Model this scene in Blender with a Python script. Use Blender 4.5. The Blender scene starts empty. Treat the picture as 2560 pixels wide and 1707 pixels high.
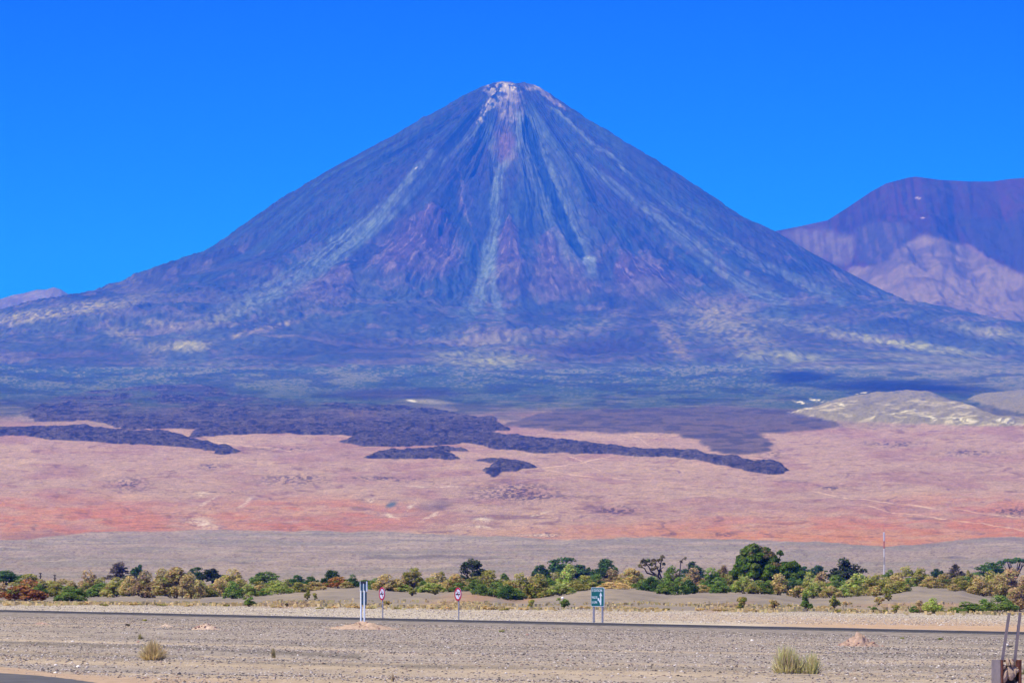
import bpy, bmesh, math, random
import numpy as np
from mathutils import Vector, Matrix

random.seed(7)
RNG = np.random.default_rng(7)
SC = bpy.context.scene
COL = SC.collection
R = math.radians

# ------------------------------------------------------------------ camera, sky, sun, exposure
F = 12231.0                                   # focal length in photo pixels (2560 wide)
HY = 1450.0                                   # photo row of the true horizon
CAM_H = 2.5
PITCH = math.atan((HY - 853.5) / F)
cd = bpy.data.cameras.new("camera")
cam = bpy.data.objects.new("camera", cd)
COL.objects.link(cam)
cd.sensor_width = 36.0
cd.lens = 36.0 * F / 2560.0
cd.clip_start = 1.0
cd.clip_end = 120000.0
cam.location = (0, 0, CAM_H)
cam.rotation_euler = (math.pi / 2 + PITCH, 0, 0)
SC.camera = cam

SUN_DIR = Vector((-0.72, -0.50, 1.15)).normalized()
SUN_EL = math.asin(SUN_DIR.z)
SUN_AZ = math.atan2(SUN_DIR.x, SUN_DIR.y)
world = bpy.data.worlds.new("World")
SC.world = world
world.use_nodes = True
wn = world.node_tree
bg = wn.nodes["Background"]
sky = wn.nodes.new("ShaderNodeTexSky")
sky.sky_type = 'NISHITA'
sky.sun_disc = False
sky.sun_elevation = SUN_EL
sky.sun_rotation = SUN_AZ
sky.altitude = 2400
sky.air_density = 1.0
sky.dust_density = 0.0
sky.ozone_density = 4.0
tint = wn.nodes.new("ShaderNodeMixRGB")
tint.blend_type = 'MULTIPLY'
tint.inputs[0].default_value = 1.0
geo = wn.nodes.new("ShaderNodeTexCoord")
sep = wn.nodes.new("ShaderNodeSeparateXYZ")
wn.links.new(geo.outputs["Generated"], sep.inputs[0])
ramp = wn.nodes.new("ShaderNodeValToRGB")
ramp.color_ramp.elements[0].position = 0.0
ramp.color_ramp.elements[0].color = (0.012, 0.50, 4.3, 1)
ramp.color_ramp.elements[1].position = 0.42
ramp.color_ramp.elements[1].color = (0.72, 0.86, 1.2, 1)
e_ = ramp.color_ramp.elements.new(0.13); e_.color = (0.004, 0.19, 1.7, 1)
wn.links.new(sep.outputs[2], ramp.inputs[0])
wn.links.new(ramp.outputs[0], tint.inputs[2])
wn.links.new(sky.outputs[0], tint.inputs[1])
wn.links.new(tint.outputs[0], bg.inputs[0])
bg.inputs[1].default_value = 0.10

sl = bpy.data.lights.new("sun", 'SUN')
sun = bpy.data.objects.new("sun", sl)
COL.objects.link(sun)
sl.energy = 4.8
sl.angle = R(0.5)
sl.color = (1.0, 0.94, 0.83)
sun.rotation_euler = SUN_DIR.to_track_quat('Z', 'Y').to_euler()
sun.location = (0, 0, 60)

SC.view_settings.view_transform = 'Standard'
SC.view_settings.look = 'None'
SC.view_settings.exposure = 0.35
SC.view_settings.gamma = 1.0
SC.cycles.max_bounces = 5
SC.cycles.diffuse_bounces = 2
SC.cycles.transparent_max_bounces = 6
SC.cycles.volume_bounces = 0
HAZE_COLOR = (0.018, 0.155, 1.0, 1)
HAZE_DENSITY = 4.1e-5

# ------------------------------------------------------------------ numeric helpers
CP, SP = math.cos(PITCH), math.sin(PITCH)

def uv(px, py):
    x = (px - 1280.0) / F
    y = (853.5 - py) / F
    yw = CP - SP * y
    return x / yw, (SP + CP * y) / yw

def at(px, py, Y):
    u, v = uv(px, py)
    return Vector((u * Y, Y, CAM_H + v * Y))

def project(X, Y, Z):
    dz = Z - CAM_H
    d = CP * Y + SP * dz
    return 1280 + F * X / d, 853.5 - F * (CP * dz - SP * Y) / d

def v_of(py):
    y = (853.5 - py) / F
    return (SP + CP * y) / (CP - SP * y)

def smooth(a, b, x):
    t = np.clip((x - a) / (b - a), 0, 1)
    return t * t * (3 - 2 * t)

def hash2(ix, iy, seed):
    with np.errstate(over='ignore'):
        h = (ix.astype(np.int64) * 374761393 + iy.astype(np.int64) * 668265263 + seed * 982451653) & 0x7fffffff
        h = ((h ^ (h >> 13)) * 1274126177) & 0x7fffffff
        h = (h ^ (h >> 16)) & 0xffff
    return h / 65535.0

def vnoise(x, y, seed=0):
    ix = np.floor(x); iy = np.floor(y)
    fx = x - ix; fy = y - iy
    fx = fx * fx * fx * (fx * (fx * 6 - 15) + 10); fy = fy * fy * fy * (fy * (fy * 6 - 15) + 10)
    a = hash2(ix, iy, seed); b = hash2(ix + 1, iy, seed)
    c = hash2(ix, iy + 1, seed); d = hash2(ix + 1, iy + 1, seed)
    return (a + (b - a) * fx) + ((c + (d - c) * fx) - (a + (b - a) * fx)) * fy

def fbm(x, y, oct=4, seed=0, gain=0.5):
    s = 0; a = 1; t = 0
    for k in range(oct):
        s = s + a * vnoise(x * 2 ** k + 17.3 * k, y * 2 ** k - 9.1 * k, seed + k)
        t += a; a *= gain
        x, y = 0.8 * x - 0.6 * y, 0.6 * x + 0.8 * y
    return s / t

def ridged(x, y, oct=3, seed=0):
    s = 0; a = 1; t = 0
    for k in range(oct):
        s = s + a * (1 - np.abs(2 * vnoise(x * 2 ** k + 5.1 * k, y * 2 ** k + 3.7 * k, seed + k) - 1))
        t += a; a *= 0.5
    return s / t

def in_poly(px, py, pts):
    inside = np.zeros(px.shape, bool)
    n = len(pts)
    x0, y0 = min(p[0] for p in pts), min(p[1] for p in pts)
    x1, y1 = max(p[0] for p in pts), max(p[1] for p in pts)
    box = (px >= x0) & (px <= x1) & (py >= y0) & (py <= y1)
    qx, qy = px[box], py[box]
    r = np.zeros(qx.shape, bool)
    for i in range(n):
        ax, ay = pts[i]; bx, by = pts[(i + 1) % n]
        if ay == by: continue
        c = ((ay > qy) != (by > qy)) & (qx < (bx - ax) * (qy - ay) / (by - ay) + ax)
        r ^= c
    inside[box] = r
    return inside

def near_line(px, py, pts, soft=0.5):
    """pts: (x, y, half width); returns 0..1 closeness to a stroke"""
    out = np.zeros(px.shape)
    wmax = max(p[2] for p in pts) * 2.2
    x0, y0 = min(p[0] for p in pts) - wmax, min(p[1] for p in pts) - wmax
    x1, y1 = max(p[0] for p in pts) + wmax, max(p[1] for p in pts) + wmax
    box = (px >= x0) & (px <= x1) & (py >= y0) & (py <= y1)
    qx, qy = px[box], py[box]
    best = np.zeros(qx.shape)
    for (ax, ay, aw), (bx, by, bw) in zip(pts[:-1], pts[1:]):
        dx, dy = bx - ax, by - ay
        t = np.clip(((qx - ax) * dx + (qy - ay) * dy) / (dx * dx + dy * dy + 1e-9), 0, 1)
        d = np.hypot(qx - ax - t * dx, qy - ay - t * dy)
        w = aw + (bw - aw) * t
        best = np.maximum(best, 1 - smooth(w * (1 - soft), w * (1 + soft), d))
    out[box] = best
    return out

def blob(px, py, cx, cy, rx, ry, ang=0.0, soft=0.6):
    c, s = math.cos(R(ang)), math.sin(R(ang))
    dx, dy = px - cx, py - cy
    d = np.hypot((dx * c + dy * s) / rx, (-dx * s + dy * c) / ry)
    return 1 - smooth(1 - soft, 1 + soft, d)

def mixc(col, rgb, m):
    m = np.clip(m, 0, 1)[..., None]
    return col * (1 - m) + np.asarray(rgb) * m

# ------------------------------------------------------------------ scene helpers
def tag(o, label=None, cat=None, group=None, kind=None):
    if label: o["label"] = label
    if cat: o["category"] = cat
    if group: o["group"] = group
    if kind: o["kind"] = kind
    return o

def empty(name, loc, rz=0.0, scale=None):
    o = bpy.data.objects.new(name, None)
    COL.objects.link(o)
    o.location = loc
    o.rotation_euler = (0, 0, rz)
    o.empty_display_size = 0.2
    if scale: o.scale = scale
    return o

def link(name, me, parent=None, loc=None):
    o = bpy.data.objects.new(name, me)
    COL.objects.link(o)
    if parent: o.parent = parent
    if loc is not None: o.location = loc
    return o

def np_mesh(name, verts, faces, mat=None, smooth_shade=False, color=None, nside=4):
    """verts (n,3), faces (m,nside) arrays"""
    me = bpy.data.meshes.new(name)
    verts = np.asarray(verts, np.float32); faces = np.asarray(faces, np.int32)
    me.vertices.add(len(verts)); me.vertices.foreach_set("co", verts.ravel())
    me.loops.add(faces.size); me.loops.foreach_set("vertex_index", faces.ravel())
    me.polygons.add(len(faces))
    me.polygons.foreach_set("loop_start", np.arange(0, faces.size, nside, dtype=np.int32))
    me.polygons.foreach_set("loop_total", np.full(len(faces), nside, np.int32))
    if smooth_shade:
        me.polygons.foreach_set("use_smooth", np.ones(len(faces), bool))
    me.update(calc_edges=True)
    if color is not None:
        c = np.ones((len(verts), 4), np.float32); c[:, :color.shape[1]] = color
        a = me.color_attributes.new("pigment", 'FLOAT_COLOR', 'POINT')
        a.data.foreach_set("color", c.ravel())
    if mat: me.materials.append(mat)
    return me

def grid_mesh(name, X, Y, Z, color, mat):
    nr, nc = X.shape
    v = np.stack([X, Y, Z], -1).reshape(-1, 3)
    i = np.arange(nr * nc).reshape(nr, nc)
    f = np.stack([i[:-1, :-1], i[:-1, 1:], i[1:, 1:], i[1:, :-1]], -1).reshape(-1, 4)
    return np_mesh(name, v, f, mat, True, color.reshape(-1, color.shape[-1]))

class MB:
    """collects boxes, tubes and discs into one bmesh"""
    def __init__(s): s.bm = bmesh.new()
    def box(s, c, d, rot=None, bevel=0.0):
        g = bmesh.ops.create_cube(s.bm, size=1.0)
        m = Matrix.Translation(c) @ (rot.to_4x4() if rot else Matrix()) @ Matrix.Diagonal((*d, 1))
        bmesh.ops.transform(s.bm, matrix=m, verts=g['verts'])
        if bevel:
            es = list({e for v in g['verts'] for e in v.link_edges})
            bmesh.ops.bevel(s.bm, geom=es, offset=bevel, segments=1, affect='EDGES', profile=0.5)
        return s
    def tube(s, pts, radii, n=6):
        rings = []
        pts = [Vector(p) for p in pts]
        for k, p in enumerate(pts):
            t = (pts[min(k + 1, len(pts) - 1)] - pts[max(k - 1, 0)]).normalized()
            a = t.orthogonal().normalized() if abs(t.z) < 0.9 else Vector((1, 0, 0))
            a = (a - t * a.dot(t)).normalized(); b = t.cross(a)
            r = radii[k] if isinstance(radii, (list, tuple)) else radii
            rings.append([s.bm.verts.new(p + (a * math.cos(2 * math.pi * j / n) + b * math.sin(2 * math.pi * j / n)) * r) for j in range(n)])
        for r0, r1 in zip(rings[:-1], rings[1:]):
            for j in range(n):
                s.bm.faces.new((r0[j], r0[(j + 1) % n], r1[(j + 1) % n], r1[j]))
        s.bm.faces.new(rings[0][::-1]); s.bm.faces.new(rings[-1])
        return s
    def prism(s, pts2, y0, y1):
        """outline in the xz plane, extruded from y0 to y1"""
        a = [s.bm.verts.new((x, y0, z)) for x, z in pts2]
        b = [s.bm.verts.new((x, y1, z)) for x, z in pts2]
        n = len(a)
        s.bm.faces.new(a); s.bm.faces.new(b[::-1])
        for i in range(n):
            s.bm.faces.new((a[(i + 1) % n], a[i], b[i], b[(i + 1) % n]))
        return s
    def build(s, name, mat, parent=None, loc=None, smooth_shade=False):
        bmesh.ops.recalc_face_normals(s.bm, faces=s.bm.faces)
        me = bpy.data.meshes.new(name)
        s.bm.to_mesh(me); s.bm.free()
        me.materials.append(mat)
        if smooth_shade:
            me.polygons.foreach_set("use_smooth", np.ones(len(me.polygons), bool))
        return link(name, me, parent, loc)

# ------------------------------------------------------------------ materials
def new_mat(name):
    m = bpy.data.materials.new(name); m.use_nodes = True
    nt = m.node_tree
    b = nt.nodes["Principled BSDF"]
    b.inputs["Roughness"].default_value = 0.85
    b.inputs["Specular IOR Level"].default_value = 0.15
    return m, nt, b

def noise_node(nt, scale, detail=4, rough=0.6, coord="Object"):
    tc = nt.nodes.new("ShaderNodeTexCoord")
    n = nt.nodes.new("ShaderNodeTexNoise")
    n.inputs["Scale"].default_value = scale
    n.inputs["Detail"].default_value = detail
    n.inputs["Roughness"].default_value = rough
    nt.links.new(tc.outputs[coord], n.inputs["Vector"])
    return n

def plain_mat(name, rgb, var=0.25, scale=8.0, rough=0.7, metal=0.0, spec=0.3, bump=0.0):
    m, nt, b = new_mat(name)
    n = noise_node(nt, scale)
    r = nt.nodes.new("ShaderNodeValToRGB")
    r.color_ramp.elements[0].position = 0.3
    r.color_ramp.elements[1].position = 0.7
    r.color_ramp.elements[0].color = (*[c * (1 - var) for c in rgb], 1)
    r.color_ramp.elements[1].color = (*[min(1, c * (1 + var)) for c in rgb], 1)
    nt.links.new(n.outputs["Fac"], r.inputs[0])
    nt.links.new(r.outputs[0], b.inputs["Base Color"])
    b.inputs["Roughness"].default_value = rough
    b.inputs["Metallic"].default_value = metal
    b.inputs["Specular IOR Level"].default_value = spec
    if bump:
        bp = nt.nodes.new("ShaderNodeBump"); bp.inputs["Strength"].default_value = bump
        bp.inputs["Distance"].default_value = 0.02
        nt.links.new(n.outputs["Fac"], bp.inputs["Height"]); nt.links.new(bp.outputs[0], b.inputs["Normal"])
    return m

def pigment_mat(name, scale, amount=0.3, scale2=None):
    """soil and rock: colours laid down as pigment on the mesh, broken up by noise"""
    m, nt, b = new_mat(name)
    a = nt.nodes.new("ShaderNodeVertexColor"); a.layer_name = "pigment"
    n = noise_node(nt, scale, 5, 0.65)
    mr = nt.nodes.new("ShaderNodeMapRange")
    mr.inputs["From Min"].default_value = 0.3; mr.inputs["From Max"].default_value = 0.7
    mr.inputs["To Min"].default_value = 1 - amount; mr.inputs["To Max"].default_value = 1 + amount
    nt.links.new(n.outputs["Fac"], mr.inputs["Value"])
    mx = nt.nodes.new("ShaderNodeVectorMath"); mx.operation = 'SCALE'
    nt.links.new(a.outputs["Color"], mx.inputs[0]); nt.links.new(mr.outputs[0], mx.inputs["Scale"])
    nt.links.new(mx.outputs[0], b.inputs["Base Color"])
    b.inputs["Roughness"].default_value = 1.0
    b.inputs["Specular IOR Level"].default_value = 0.0
    return m

M_FAR = pigment_mat("far_rock_and_soil", 0.02, 0.16)
M_GROUND = pigment_mat("desert_gravel_soil", 3.0, 0.28)
M_PEBBLE = pigment_mat("pebble_stone", 9.0, 0.2)

# ------------------------------------------------------------------ ground: heights
CREST = [(-900, 1492), (0, 1499), (100, 1503), (200, 1502), (330, 1490), (450, 1496), (560, 1492), (640, 1487), (800, 1471), (900, 1468), (1000, 1474),
         (1100, 1479), (1180, 1474), (1240, 1482), (1290, 1496), (1350, 1491), (1450, 1474), (1530, 1469), (1600, 1473), (1680, 1484),
         (1760, 1480), (1850, 1481), (1950, 1486), (2010, 1495), (2100, 1491), (2170, 1492), (2230, 1476), (2300, 1467), (2400, 1470), (2460, 1486), (2560, 1498), (3400, 1492)]
FAR_PY = [(1300, 1453), (1700, 1446), (2500, 1436), (3500, 1405), (4600, 1374), (5300, 1350), (6000, 1316), (7600, 1225), (9600, 1130), (11600, 1068), (14500, 1013), (20000, 960), (24000, 926), (26000, 905), (28500, 880)]

def py_ground(u, Y):
    """photo row at which the ground at distance Y is seen, column slope u"""
    px = 1280 + F * u
    crest = np.interp(px, [c[0] for c in CREST], [c[1] for c in CREST])
    ut = np.clip(u, -0.16, 0.16)
    p430 = HY + (CAM_H + 0.01 * ut * 430) / 430 * F
    t1 = smooth(0, 1, (1 / 430 - 1 / Y) / (1 / 430 - 1 / 800))
    a = p430 + (crest - p430) * t1
    a = a + (fbm(px / 90, Y / 60, 3, 5) - 0.5) * 7 * smooth(430, 560, Y) * (1 - smooth(750, 900, Y))
    t2 = smooth(0, 1, (1 / 800 - 1 / Y) / (1 / 800 - 1 / 1300))
    b = np.where(Y > 800, a + (1453 - a) * t2, a)
    far = np.interp(Y, [c[0] for c in FAR_PY], [c[1] for c in FAR_PY])
    return np.where(Y > 1300, far, b)

def z_ground(X, Y):
    X = np.asarray(X, float); Y = np.asarray(Y, float)
    Ys = np.maximum(Y, 60.0)
    u = X / Ys
    z_far = CAM_H + v_of(py_ground(u, Ys)) * Ys
    z_near = -0.01 * np.clip(X, -70, 70)
    t = smooth(400, 440, Y)
    z = z_near * (1 - t) + z_far * t
    # low furrows and swells in the gravel, none under the road
    sw = (fbm(X / 26 + 3, (Y + 0.6 * X) / 7, 3, 11) - 0.5) * 0.22
    nr = (X + 14.1) * -0.953 + (Y - 128.3) * -0.303
    fade = (1 - smooth(215, 245, Y + 0.55 * X * 1.0)) * smooth(20, 60, Y) * (1 - smooth(-5, -1.5, nr))
    return z + sw * fade

def hit(px, py):
    u, v = uv(px, py)
    Y = np.concatenate([np.linspace(60, 440, 1600), np.geomspace(440, 28000, 5000)])
    d = CAM_H + v * Y - z_ground(u * Y, Y)
    k = np.argmax(d < 0)
    if d[k] >= 0: k = len(Y) - 1
    y = Y[k]
    return Vector((u * y, y, float(z_ground(u * y, y))))

def mpp(P):                                   # metres per photo pixel at a point
    return P.y / F

# ------------------------------------------------------------------ ground: near desert floor
ya = np.concatenate([np.linspace(-80, 90, 35), np.linspace(91, 440, 420), np.geomspace(441, 1330, 420)])
ua = np.linspace(-0.155, 0.155, 620)
U, YY = np.meshgrid(ua, ya)
XX = U * (np.maximum(YY, 0) + 150 * (1 - smooth(300, 700, YY)))
ZZ = z_ground(XX, YY)
PX, PY = project(XX, np.maximum(YY, 20), ZZ)
grey = np.array((0.325, 0.275, 0.255)); tan = np.array((0.41, 0.325, 0.262)); dark = np.array((0.20, 0.175, 0.165))
sand = np.array((0.262, 0.222, 0.21)); pale = np.array((0.50, 0.43, 0.365)); salmon = np.array((0.46, 0.29, 0.20))
C = np.broadcast_to(grey, XX.shape + (3,)).copy()
streak = fbm(XX / 30 + 7, (YY + 0.55 * XX) / 5.0, 4, 21)
C = mixc(C, tan, smooth(0.5, 0.66, streak))
C = mixc(C, dark, smooth(0.56, 0.72, fbm(XX / 24, (YY + 0.55 * XX) / 6.0, 4, 33)) * 0.8)
C = mixc(C, tan * 1.05, smooth(0, 1, (165 - (YY + 0.9 * XX)) / 40) * 0.75 * smooth(0.35, 0.6, fbm(XX / 8, YY / 9, 3, 35)))
C = mixc(C, (0.45, 0.30, 0.22), smooth(126, 116, YY + 1.4 * XX + 12) * 0.7)
for pts, cc, m in [([(-60, 1596, 3), (330, 1606, 3), (640, 1613, 3), (1000, 1633, 4), (1300, 1640, 3)], tan * 1.12, .8), ([(-60, 1604, 4), (400, 1617, 4), (900, 1641, 5)], dark * .8, .75), ([(200, 1590, 3), (900, 1606, 4), (1500, 1622, 3)], dark, .5),
                   ([(1400, 1625, 2.5), (1750, 1629, 2.5), (2080, 1634, 2)], tan * 1.1, .7), ([(2150, 1655, 3), (2360, 1653, 3), (2600, 1648, 3)], tan * 1.15, .7), ([(1000, 1665, 6), (1800, 1672, 5), (2600, 1668, 6)], dark * .9, .5), ([(-60, 1630, 6), (500, 1642, 6)], dark * .9, .6), ([(300, 1660, 8), (1000, 1690, 9)], tan, .5)]:
    C = mixc(C, cc, near_line(PX, PY + (fbm(XX / 3, YY / 8, 3, 45) - .5) * 5, pts, .7) * m)
roadline = YY + 1.37 * XX                     # the far road runs along roadline = const
C = mixc(C, dark * 1.15, (smooth(225, 262, roadline) * (1 - smooth(282, 284, roadline))) * 0.7)
C = mixc(C, pale, smooth(286, 296, roadline) * (1 - smooth(395, 435, YY)) * (0.7 + 0.3 * smooth(0.4, 0.6, fbm(XX / 9, YY / 14, 3, 44))))
C = mixc(C, salmon, blob(PX, PY, 2350, 1568, 420, 17, 1.5) * 0.75)
C = mixc(C, (0.47, 0.35, 0.27), blob(PX, PY, 1900, 1545, 600, 9, 1.0) * 0.6)
C = mixc(C, sand, smooth(425, 450, YY))
C = mixc(C, (0.44, 0.34, 0.22), smooth(405, 440, YY) * (1 - smooth(470, 520, YY)) * smooth(0.42, 0.6, fbm(XX / 6, YY / 25, 3, 51)))
C = mixc(C, (0.36, 0.225, 0.165), np.maximum.reduce([blob(PX, PY, 1160, 1497, 85, 17, -8), blob(PX, PY, 1300, 1497, 40, 9), blob(PX, PY, 720, 1512, 60, 7), blob(PX, PY, 2300, 1513, 160, 7, 0) * .8, blob(PX, PY, 1820, 1517, 60, 8, -12) * .8]) * 0.9)
C = mixc(C, (0.33, 0.265, 0.22), smooth(0.5, 0.7, fbm(XX / 9, YY / 40, 4, 52)) * smooth(450, 520, YY) * 0.6)
C = mixc(C, (0.20, 0.17, 0.16), smooth(0.55, 0.7, fbm(XX / 3, YY / 22, 4, 53)) * smooth(450, 520, YY) * 0.55)
C = mixc(C, (0.31, 0.26, 0.25), smooth(1000, 1330, YY))
C *= (0.90 + 0.2 * fbm(XX / 0.9, YY / 6, 2, 61))[..., None] * np.array((0.94, 0.93, 0.83))
ground = link("ground", grid_mesh("ground", XX, YY, ZZ, C, M_GROUND))
tag(ground, kind="structure")

# ------------------------------------------------------------------ far slope from the plain up to the foot of the cone
_py = np.linspace(1452.4, 884, 1000)
ya = np.interp(-_py, [-c[1] for c in FAR_PY], [c[0] for c in FAR_PY])
ua = np.linspace(-0.137, 0.137, 1300)
U, YY = np.meshgrid(ua, ya)
px0 = 1280 + F * U
py0 = py_ground(U, YY)
# rolling relief, growing with distance (in photo rows, turned into height below)
roll = (fbm(px0 / 240, YY / 900, 4, 71) - 0.5) * 11 + (fbm(px0 / 90, YY / 260, 4, 72) - 0.5) * 4 + (fbm(px0 / 16, YY / 40, 3, 77) - 0.5) * 0.5
py0 = py0 + roll * smooth(2500, 7000, YY)
wx = px0 + (fbm(px0 / 34, py0 / 9, 4, 81) - 0.5) * 30 + (fbm(px0 / 9, py0 / 4, 3, 83) - 0.5) * 14
wy = py0 + (fbm(px0 / 40, py0 / 14, 4, 82) - 0.5) * 8 + (fbm(px0 / 9, py0 / 4, 3, 84) - 0.5) * 3.5

def z1(x, y): return (x / 2.6133, 850 + y / 2.6133)
def z2(x, y): return (850 + x / 2.6133, 850 + y / 2.6133)
def z3(x, y): return (1660 + x / 2.6133, 850 + y / 2.6133)
LAVA_A = [z1(*p) for p in [(-400, 600), (60, 620), (290, 645), (560, 665), (850, 680), (1100, 690), (1330, 710), (1430, 745), (1560, 735), (1480, 690), (1250, 650), (1150, 615), (1050, 600), (880, 600), (700, 575), (500, 560), (200, 570), (-400, 590)]]
LAVA_B = [z1(*p) for p in [(650, 330), (950, 300), (1300, 290), (1700, 390), (2200, 415)]] + [z2(*p) for p in [(400, 430), (600, 450), (800, 490), (1000, 510), (1110, 590), (900, 603), (1000, 615), (1200, 635), (1500, 655), (1700, 680), (2000, 710), (2352, 730)]] + \
         [z3(*p) for p in [(250, 740), (440, 770), (600, 790), (740, 795), (800, 855), (720, 880), (600, 865), (440, 830), (250, 790), (0, 760)]] + \
         [z2(*p) for p in [(2000, 765), (1700, 740), (1270, 735), (1050, 710), (920, 690), (800, 670), (650, 690), (430, 695), (180, 695), (10, 665), (100, 620)]] + \
         [z1(*p) for p in [(1750, 612), (1450, 622), (1230, 640), (1300, 590), (1180, 572), (840, 590), (600, 520), (250, 530), (150, 480), (350, 380)]]
LAVA_C = [z2(*p) for p in [(150, 765), (350, 715), (560, 720), (700, 700), (830, 715), (700, 735), (790, 775), (560, 772), (250, 775)]]
LAVA_D = [z2(*p) for p in [(860, 785), (1080, 785), (1240, 800), (1290, 830), (1180, 850), (1060, 860), (1000, 890), (940, 850), (1020, 805)]]
PLATEAU = [z2(*p) for p in [(1050, 560), (1400, 590), (1700, 605), (2000, 610), (2200, 625), (2352, 660)]] + [z3(*p) for p in [(200, 660), (320, 720), (440, 755), (540, 750), (650, 740), (720, 680), (640, 620), (900, 600), (1150, 570), (1000, 470), (400, 440), (0, 450)]] + [z2(*p) for p in [(1800, 450), (1300, 480)]]
PALE_HILL = [z3(*p) for p in [(830, 490), (1050, 425), (1250, 370), (1500, 350), (1700, 340), (1850, 400), (2000, 440), (2150, 500), (2400, 545), (2700, 560), (2700, 590), (2352, 575), (2000, 578), (1700, 562), (1300, 552), (1050, 532), (900, 502)]]
PALE_HILL2 = [z3(*p) for p in [(1980, 390), (2100, 350), (2400, 330), (2900, 330), (2900, 500), (2352, 480), (2200, 460)]]
lava = (in_poly(wx, wy, LAVA_A) | in_poly(wx, wy, LAVA_B) | in_poly(wx, wy, LAVA_C) | in_poly(wx, wy, LAVA_D)).astype(float)
plat = in_poly(wx, wy, PLATEAU) & (lava < 0.5)
hillm = in_poly(wx * 0.5 + px0 * 0.5, wy * 0.5 + py0 * 0.5, PALE_HILL)
hill2 = in_poly(wx, wy, PALE_HILL2)

def blur(a, n=2):
    for _ in range(n):
        a = (np.roll(a, 1, 0) + np.roll(a, -1, 0) + 2 * a) / 4
        a = (np.roll(a, 1, 1) + np.roll(a, -1, 1) + 2 * a) / 4
    return a

soil = np.array((0.345, 0.228, 0.185))
C = np.broadcast_to(soil, YY.shape + (3,)).copy()
nA = fbm(px0 / 150, py0 / 22, 5, 91); nB = fbm(px0 / 40, py0 / 5, 4, 92); nC = fbm(px0 / 3.6, py0 / 1.3, 3, 93)
C = mixc(C, (0.28, 0.155, 0.145), smooth(0.45, 0.7, nA) * 0.7)
C = mixc(C, (0.40, 0.275, 0.20), smooth(0.52, 0.75, fbm(px0 / 190, py0 / 16, 4, 94)) * 0.5)
# red beds low on the slope
red = np.maximum.reduce([blob(px0, py0, 180, 1300, 330, 55, 3), blob(px0, py0, 760, 1290, 260, 42), blob(px0, py0, 2300, 1330, 800, 48, -1), blob(px0, py0, 2560, 1270, 300, 30, 2) * .7])
vein = smooth(0.90, 0.98, ridged(px0 / 150 + nA * 1.2, py0 / 26 + nB * .6, 2, 150)) + smooth(0.92, 0.99, ridged(px0 / 60 + nA, py0 / 11 + nB, 2, 151)) * .6
C = mixc(C, (0.39, 0.150, 0.092), red * (0.30 + 0.55 * smooth(0.35, 0.6, fbm(px0 / 110, py0 / 14, 4, 95))))
C = mixc(C, (0.43, 0.195, 0.10), blob(px0, py0, 2050, 1350, 560, 26, 1, .95) * 0.65)
C = mixc(C, (0.40, 0.185, 0.12), blob(px0, py0, 80, 1300, 90, 22, -12) * 0.7)
C = mixc(C, (0.23, 0.13, 0.125), blob(px0, py0, 110, 1342, 110, 9) * 0.7)
C = mixc(C, (0.16, 0.09, 0.10), np.clip(vein, 0, 1) * (0.4 + 0.6 * smooth(.4, .6, nC)))
C = mixc(C, (0.40, 0.285, 0.23), smooth(0.60, 0.72, nB) * 0.3)
C = mixc(C, (0.20, 0.10, 0.095), smooth(0.66, 0.76, fbm(px0 / 30, py0 / 3.2, 4, 96)) * 0.55)
# dark rock outcrops
def rough(mask, sd): return mask * smooth(0.47, 0.58, fbm(px0 / 7, py0 / 2.3, 3, sd))
for (cx, cy, rx, ry), zf in [((850, 940, 130, 40), z1), ((1380, 822, 70, 26), z1), ((1850, 708, 190, 13), z1), ((1330, 990, 250, 5), z1), ((1920, 910, 200, 30), z1), ((1150, 990, 270, 62), z2), ((1250, 1025, 330, 14), z2), ((1800, 1110, 170, 30), z2), ((300, 905, 240, 12), z2),
                             ((1300, 1270, 130, 14), z2), ((1100, 960, 80, 14), z3), ((700, 750, 60, 28), z3), ((2270, 1120, 130, 28), z3), ((1500, 680, 180, 18), z3), ((2000, 735, 180, 18), z3), ((380, 1265, 60, 14), z3)]:
    p = zf(cx, cy)
    C = mixc(C, (0.07, 0.045, 0.06), rough(blob(px0, py0, p[0], p[1], rx / 2.6, ry / 2.6, 0, .9), int(cx)) * 0.85)
# pale outcrops
for (cx, cy, rx, ry, a), zf in [((1310, 1195, 95, 38, 12), z1), ((1320, 1003, 45, 14, 0), z1), ((450, 418, 62, 9, 0), z1), ((1600, 1065, 60, 12, -40), z1), ((1350, 1060, 70, 8, -30), z1), ((210, 1040, 30, 12, -15), z2), ((460, 1090, 36, 11, -40), z2), ((340, 1150, 50, 10, 25), z2), ((590, 1150, 55, 9, -28), z2),
                                ((950, 1225, 160, 7, 4), z2), ((1290, 1275, 130, 8, 0), z2), ((930, 1170, 60, 20, 0), z2), ((600, 955, 200, 4, 2), z2), ((1300, 1140, 70, 6, -15), z2)]:
    p = zf(cx, cy)
    C = mixc(C, (0.54, 0.44, 0.38), blob(px0, py0, p[0], p[1], rx / 2.8, ry / 2.8, a, .9) * smooth(0.36, 0.60, nC * .5 + nB * .5) * 0.85)
p = z2(335, 1072); C = mixc(C, (0.10, 0.12, 0.15), blob(px0, py0, p[0], p[1], 14, 7, -20))
p = z2(620, 1085); C = mixc(C, (0.17, 0.12, 0.13), blob(px0, py0, p[0], p[1], 40, 12, -10) * .6)
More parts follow.
